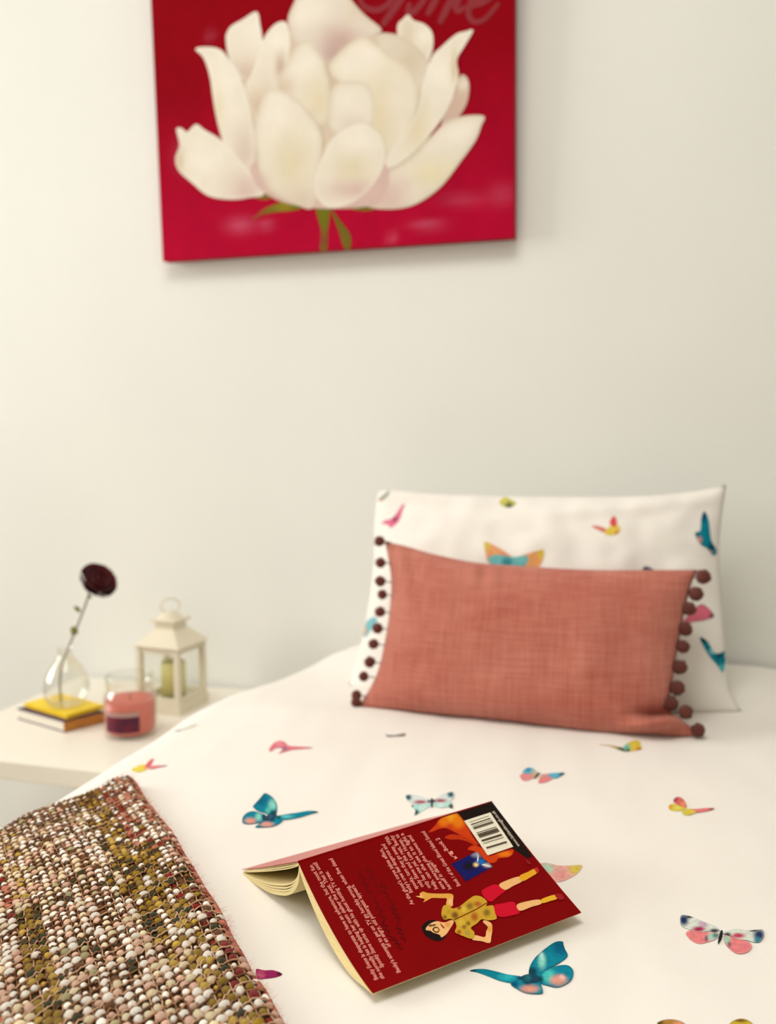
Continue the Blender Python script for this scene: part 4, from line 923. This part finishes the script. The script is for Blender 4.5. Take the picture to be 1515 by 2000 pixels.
# rose
st = [(119,1374),(117,1335),(121,1300),(134,1265),(146,1235),(158,1205),(168,1178),(174,1158)]
spts = []
for k, (x, y) in enumerate(st):
    p = wp(x, y, vc.y); spts.append(p)
spts[0].z = max(spts[0].z, zb2 + 0.005)
M_STEM = material('rose_stem', S(142, 126, 104), 0.7, 0.2, 0.3, 80); M_LEAF = material('rose_leaf', S(128, 128, 64), 0.7, 0.2, 0.2, 60)
M_ROSE = material('dark_red_petal', S(88, 6, 16), 0.75, 0.2, 0.4, 60, sheen=0.2)
rose = thing('rose', 'single dark red rose on a thin stem leaning in the glass vase', 'flower', tuple(spts[0]))
sp3 = [Vector(q) for q in catmull([tuple(p) for p in spts], 5, False)]
MB().tube(sp3, 0.0017, 7).build('stem', M_STEM, rose)
for (x, y, ln, ang) in ((140, 1240, 0.021, 0.9), (156, 1196, 0.014, 2.2), (172, 1168, 0.010, 0.6)):
    b = wp(x, y, vc.y); d = Vector((math.cos(ang), -0.25, math.sin(ang))).normalized(); sd = d.cross(Vector((0, 1, 0.3))).normalized(); up_ = sd.cross(d)
    V = []; Fq = []
    for k in range(9):
        t = k / 8; wd = 0.36 * ln * math.sin(math.pi * min(1, t * 0.97 + 0.02)) ** .8
        for q in (-1, 0, 1): V.append(b + d * (t * ln) + sd * (wd * q) + up_ * (0.1 * ln * (abs(q) - t * t)))
    for k in range(8):
        for q in range(2): a = k * 3 + q; Fq.append((a, a + 1, a + 4, a + 3))
    o = mesh_obj('leaf', V, Fq, M_LEAF, rose); o.modifiers.new('t', 'SOLIDIFY').thickness = 0.0005
hc = wp(189, 1137, vc.y); ax = (hc - wp(172, 1162, vc.y)).normalized(); ax = (ax + Vector((0.5, -0.5, 0.1))).normalized(); RH = 31 / ppm
o1 = ax.orthogonal().normalized(); o2 = ax.cross(o1); hb = hc - ax * RH * .75
for k in range(19):
    ring = 0 if k < 3 else 1 if k < 8 else 2 if k < 13 else 3; an_ = k * 2.4; rr = (0.22, 0.5, 0.78, 1.0)[ring] * RH; hh_ = (1.5, 1.45, 1.3, 1.05)[ring] * RH; wd = (1.5, 1.05, .8, .68)[ring]
    V = []; Fq = []
    for i in range(8):
        t = i / 7
        for j in range(7):
            q = (j / 6 - .5) * 2; aa = an_ + q * wd * (0.35 + 0.65 * math.sin(math.pi * min(.5, t * .8 + .1)))
            r_ = rr * (0.12 + 0.88 * math.sin(t * math.pi / 2) ** .8) + rr * 0.22 * max(0, t - .7) * 3 * (1 if ring > 0 else 0); z_ = hh_ * t * (1 - 0.10 * q * q * t) + 0.04 * RH * math.sin(9 * q + k) * t
            V.append(hb + (o1 * math.cos(aa) + o2 * math.sin(aa)) * r_ + ax * z_)
    for i in range(7):
        for j in range(6): a = i * 7 + j; Fq.append((a, a + 1, a + 8, a + 7))
    o = mesh_obj('petal', V, Fq, M_ROSE, rose); o.modifiers.new('t', 'SOLIDIFY').thickness = 0.0007
core = MB().lathe((0, 0, 0), [(.0003, RH * .05), (RH * .45, RH * .2), (RH * .72, RH * .6), (RH * .7, RH * .95), (RH * .4, RH * 1.15), (.0003, RH * 1.2)], 20)
q_ = Vector((0, 0, 1)).rotation_difference(ax); core.v = [q_ @ v + hb for v in core.v]; core.build('flower_heart', M_ROSE, rose)
mbx = MB(); mbx.lathe((0, 0, 0), [(0.0003, 0), (RH * .3, RH * .08), (RH * .34, RH * .3), (RH * .2, RH * .42)], 16)
q_ = Vector((0, 0, 1)).rotation_difference(ax); mbx.v = [q_ @ v + hb - ax * RH * .05 for v in mbx.v]; mbx.build('sepal_cup', M_LEAF, rose)

# candle jar
jc = gp(256, 1432, TZ); jd = (jc - CAM).dot(FWD); jp = F_PX / jd; rj = 51 / jp; hj = 118 / jp
jar = thing('candle_jar', 'glass jar candle with pink wax and a dark label beside the books', 'candle', (jc.x, jc.y, TZ))
po = [(0.0005, 0.0003), (rj * .86, 0.0003), (rj * .97, hj * .04), (rj, hj * .14), (rj, hj * .58), (rj * .97, hj * .68), (rj * .86, hj * .755), (rj * .84, hj * .80), (rj * .90, hj * .83), (rj * .90, hj * .97), (rj * .87, hj)]
pi_ = [(max(.0004, r - 0.003), z + (0.004 if z < hj * .1 else 0)) for r, z in po[::-1]]
MB().lathe(jc, po + pi_, 56, True).build('glass_body', M_GLASS, jar)
wx = [(0.0005, 0.0052), (rj * .80, 0.0052), (rj * .925, hj * .09), (rj * .935, hj * .14), (rj * .935, hj * .585), (rj * .88, hj * .60), (rj * .3, hj * .59), (0.0005, hj * .588)]
M_WAX = material('pink_wax', S(212, 116, 100), 0.5, 0.3, 0.06, 30); MB().lathe(jc, wx, 48).build('wax', M_WAX, jar)
MB().tube([jc + Vector((0, 0, hj * .58)), jc + Vector((0.001, 0, hj * .70))], 0.0016, 6).build('wick', material('wick', S(190, 150, 130), .9), jar)
def curved(nm, a0, a1, z0, z1, mt, rr_, lab=None):
    V = []; n = 20
    for z in (z0, z1):
        for k in range(n + 1): a = a0 + (a1 - a0) * k / n; V.append(jc + Vector((rr_ * math.cos(a), rr_ * math.sin(a), z)))
    o = mesh_obj(nm, V, [(k, k + 1, n + 2 + k, n + 1 + k) for k in range(n)], mt, jar)
    if lab: o['label'] = lab
ac = math.atan2(-jc.y, -jc.x) - 0.30
curved('label_panel', ac - .74, ac + .62, hj * .14, hj * .40, material('maroon_label', S(112, 22, 40), .5, .3, .2, 60, col2=S(70, 16, 48)), rj + .0004, 'dark maroon paper label')
curved('label_band', ac - .74, ac + .62, hj * .40, hj * .47, material('grey_label_band', S(176, 138, 130), .5, .3), rj + .0004, 'grey band above the label')

# lantern
lf = gp(350, 1398, TZ); lr = gp(398, 1374, TZ); ll = gp(262, 1381, TZ)
e1 = (lr - lf); e1.z = 0; yaw_l = math.atan2(e1.y, e1.x); sl = 0.089
cL = lf + Matrix.Rotation(yaw_l, 3, 'Z') @ Vector((sl / 2, sl / 2, 0)) if False else None
# square footprint: front corner lf, one side toward lr, other side at right angles toward ll
d1 = e1.normalized(); d2 = Vector((-d1.y, d1.x, 0))
if d2.dot(ll - lf) < 0: d2 = -d2
cL = lf + (d1 + d2) * (sl / 2)
lantern = thing('lantern', 'small white metal lantern with glass panes and pitched roof on the side table', 'lantern', (cL.x, cL.y, TZ))
M_LAN = material('cream_metal', S(232, 222, 198), 0.45, 0.4, 0.06, 20)
rotL = math.atan2(d1.y, d1.x); RL = Matrix.Rotation(rotL, 3, 'Z')
def lbox(nm, c, hx_, hy_, hz_, mt=None, bev=0.0012): return MB().box(cL + RL @ Vector(c), hx_, hy_, hz_, rotL, bev).build(nm, mt or M_LAN, lantern, False)
hs = sl / 2; hbz = 0.118
lbox('base_plate', (0, 0, 0.009), hs + .002, hs + .002, 0.009)
for sx in (-1, 1):
    for sy in (-1, 1): lbox('corner_post', (sx * (hs - .005), sy * (hs - .005), 0.018 + (hbz - .018) / 2), .005, .005, (hbz - .018) / 2 + .0003)
for k, (dx, dy) in enumerate(((1, 0), (-1, 0), (0, 1), (0, -1))):
    hx_, hy_ = (.0035, hs - .0095) if dx else (hs - .0095, .0035)
    lbox('top_rail', (dx * (hs - .005), dy * (hs - .005), hbz - .006), hx_, hy_, .006)
    lbox('bottom_rail', (dx * (hs - .005), dy * (hs - .005), .0225), hx_, hy_, .0045)
    lbox('glass_pane', (dx * (hs - .005), dy * (hs - .005), (hbz + .015) / 2), .0008 if dx else hs - .0095, .0008 if dy else hs - .0095, (hbz - .039) / 2, M_PANE, 0)
tz_, rt = hbz + .060, 0.020
for k in range(4):
    cs = [(-1, -1), (1, -1), (1, 1), (-1, 1)]; a, b = cs[k], cs[(k + 1) % 4]; q = hs + .004
    V = [Vector((a[0] * q, a[1] * q, hbz)), Vector((b[0] * q, b[1] * q, hbz)), Vector((b[0] * rt, b[1] * rt, hbz + .028)), Vector((a[0] * rt, a[1] * rt, hbz + .028))]
    nn = (V[1] - V[0]).cross(V[3] - V[0]).normalized() * .0016; V += [v - nn for v in V]
    mesh_obj('roof_panel', [cL + RL @ v for v in V], [(0, 1, 2, 3), (7, 6, 5, 4), (0, 4, 5, 1), (1, 5, 6, 2), (2, 6, 7, 3), (3, 7, 4, 0)], M_LAN, lantern, False)
lbox('chimney', (0, 0, hbz + .034), rt, rt, .007)
lbox('cap', (0, 0, hbz + .043), rt + .006, rt + .006, .0025)
V = MB(); V.lathe(cL + Vector((0, 0, hbz + .0453)), [(rt + .003, 0), (rt * .7, .008), (.004, .013), (.0005, .0135)], 24); V.build('finial_dome', M_LAN, lantern)
rc = cL + Vector((0, 0, hbz + .0585)); V = MB(); dr = RL @ Vector((.7, -.7, 0)); V.tube([rc + dr * (.017 * math.cos(t)) + Vector((0, 0, .013 * math.sin(t) + .008)) for t in np.linspace(-1.3, 4.45, 28)], .0017, 7); V.build('carry_ring', M_LAN, lantern)
candle = thing('pillar_candle', 'pale green pillar candle standing inside the white lantern', 'candle', (cL.x, cL.y, TZ + .018))
M_GW = material('green_wax', S(228, 222, 146), 0.5, 0.3, 0.05, 30); rc_ = .0215
cc_ = cL + RL @ Vector((-.010, -.010, .018)); MB().lathe(cc_, [(.0005, 0), (rc_, 0), (rc_, .066), (rc_ * .93, .069), (rc_ * .4, .067), (.0005, .067)], 36).build('wax', M_GW, candle)
MB().tube([cc_ + Vector((0, 0, .066)), cc_ + Vector((.0012, 0, .082))], .0014, 6).build('wick', material('burnt_wick', S(70, 62, 50), .9), candle)
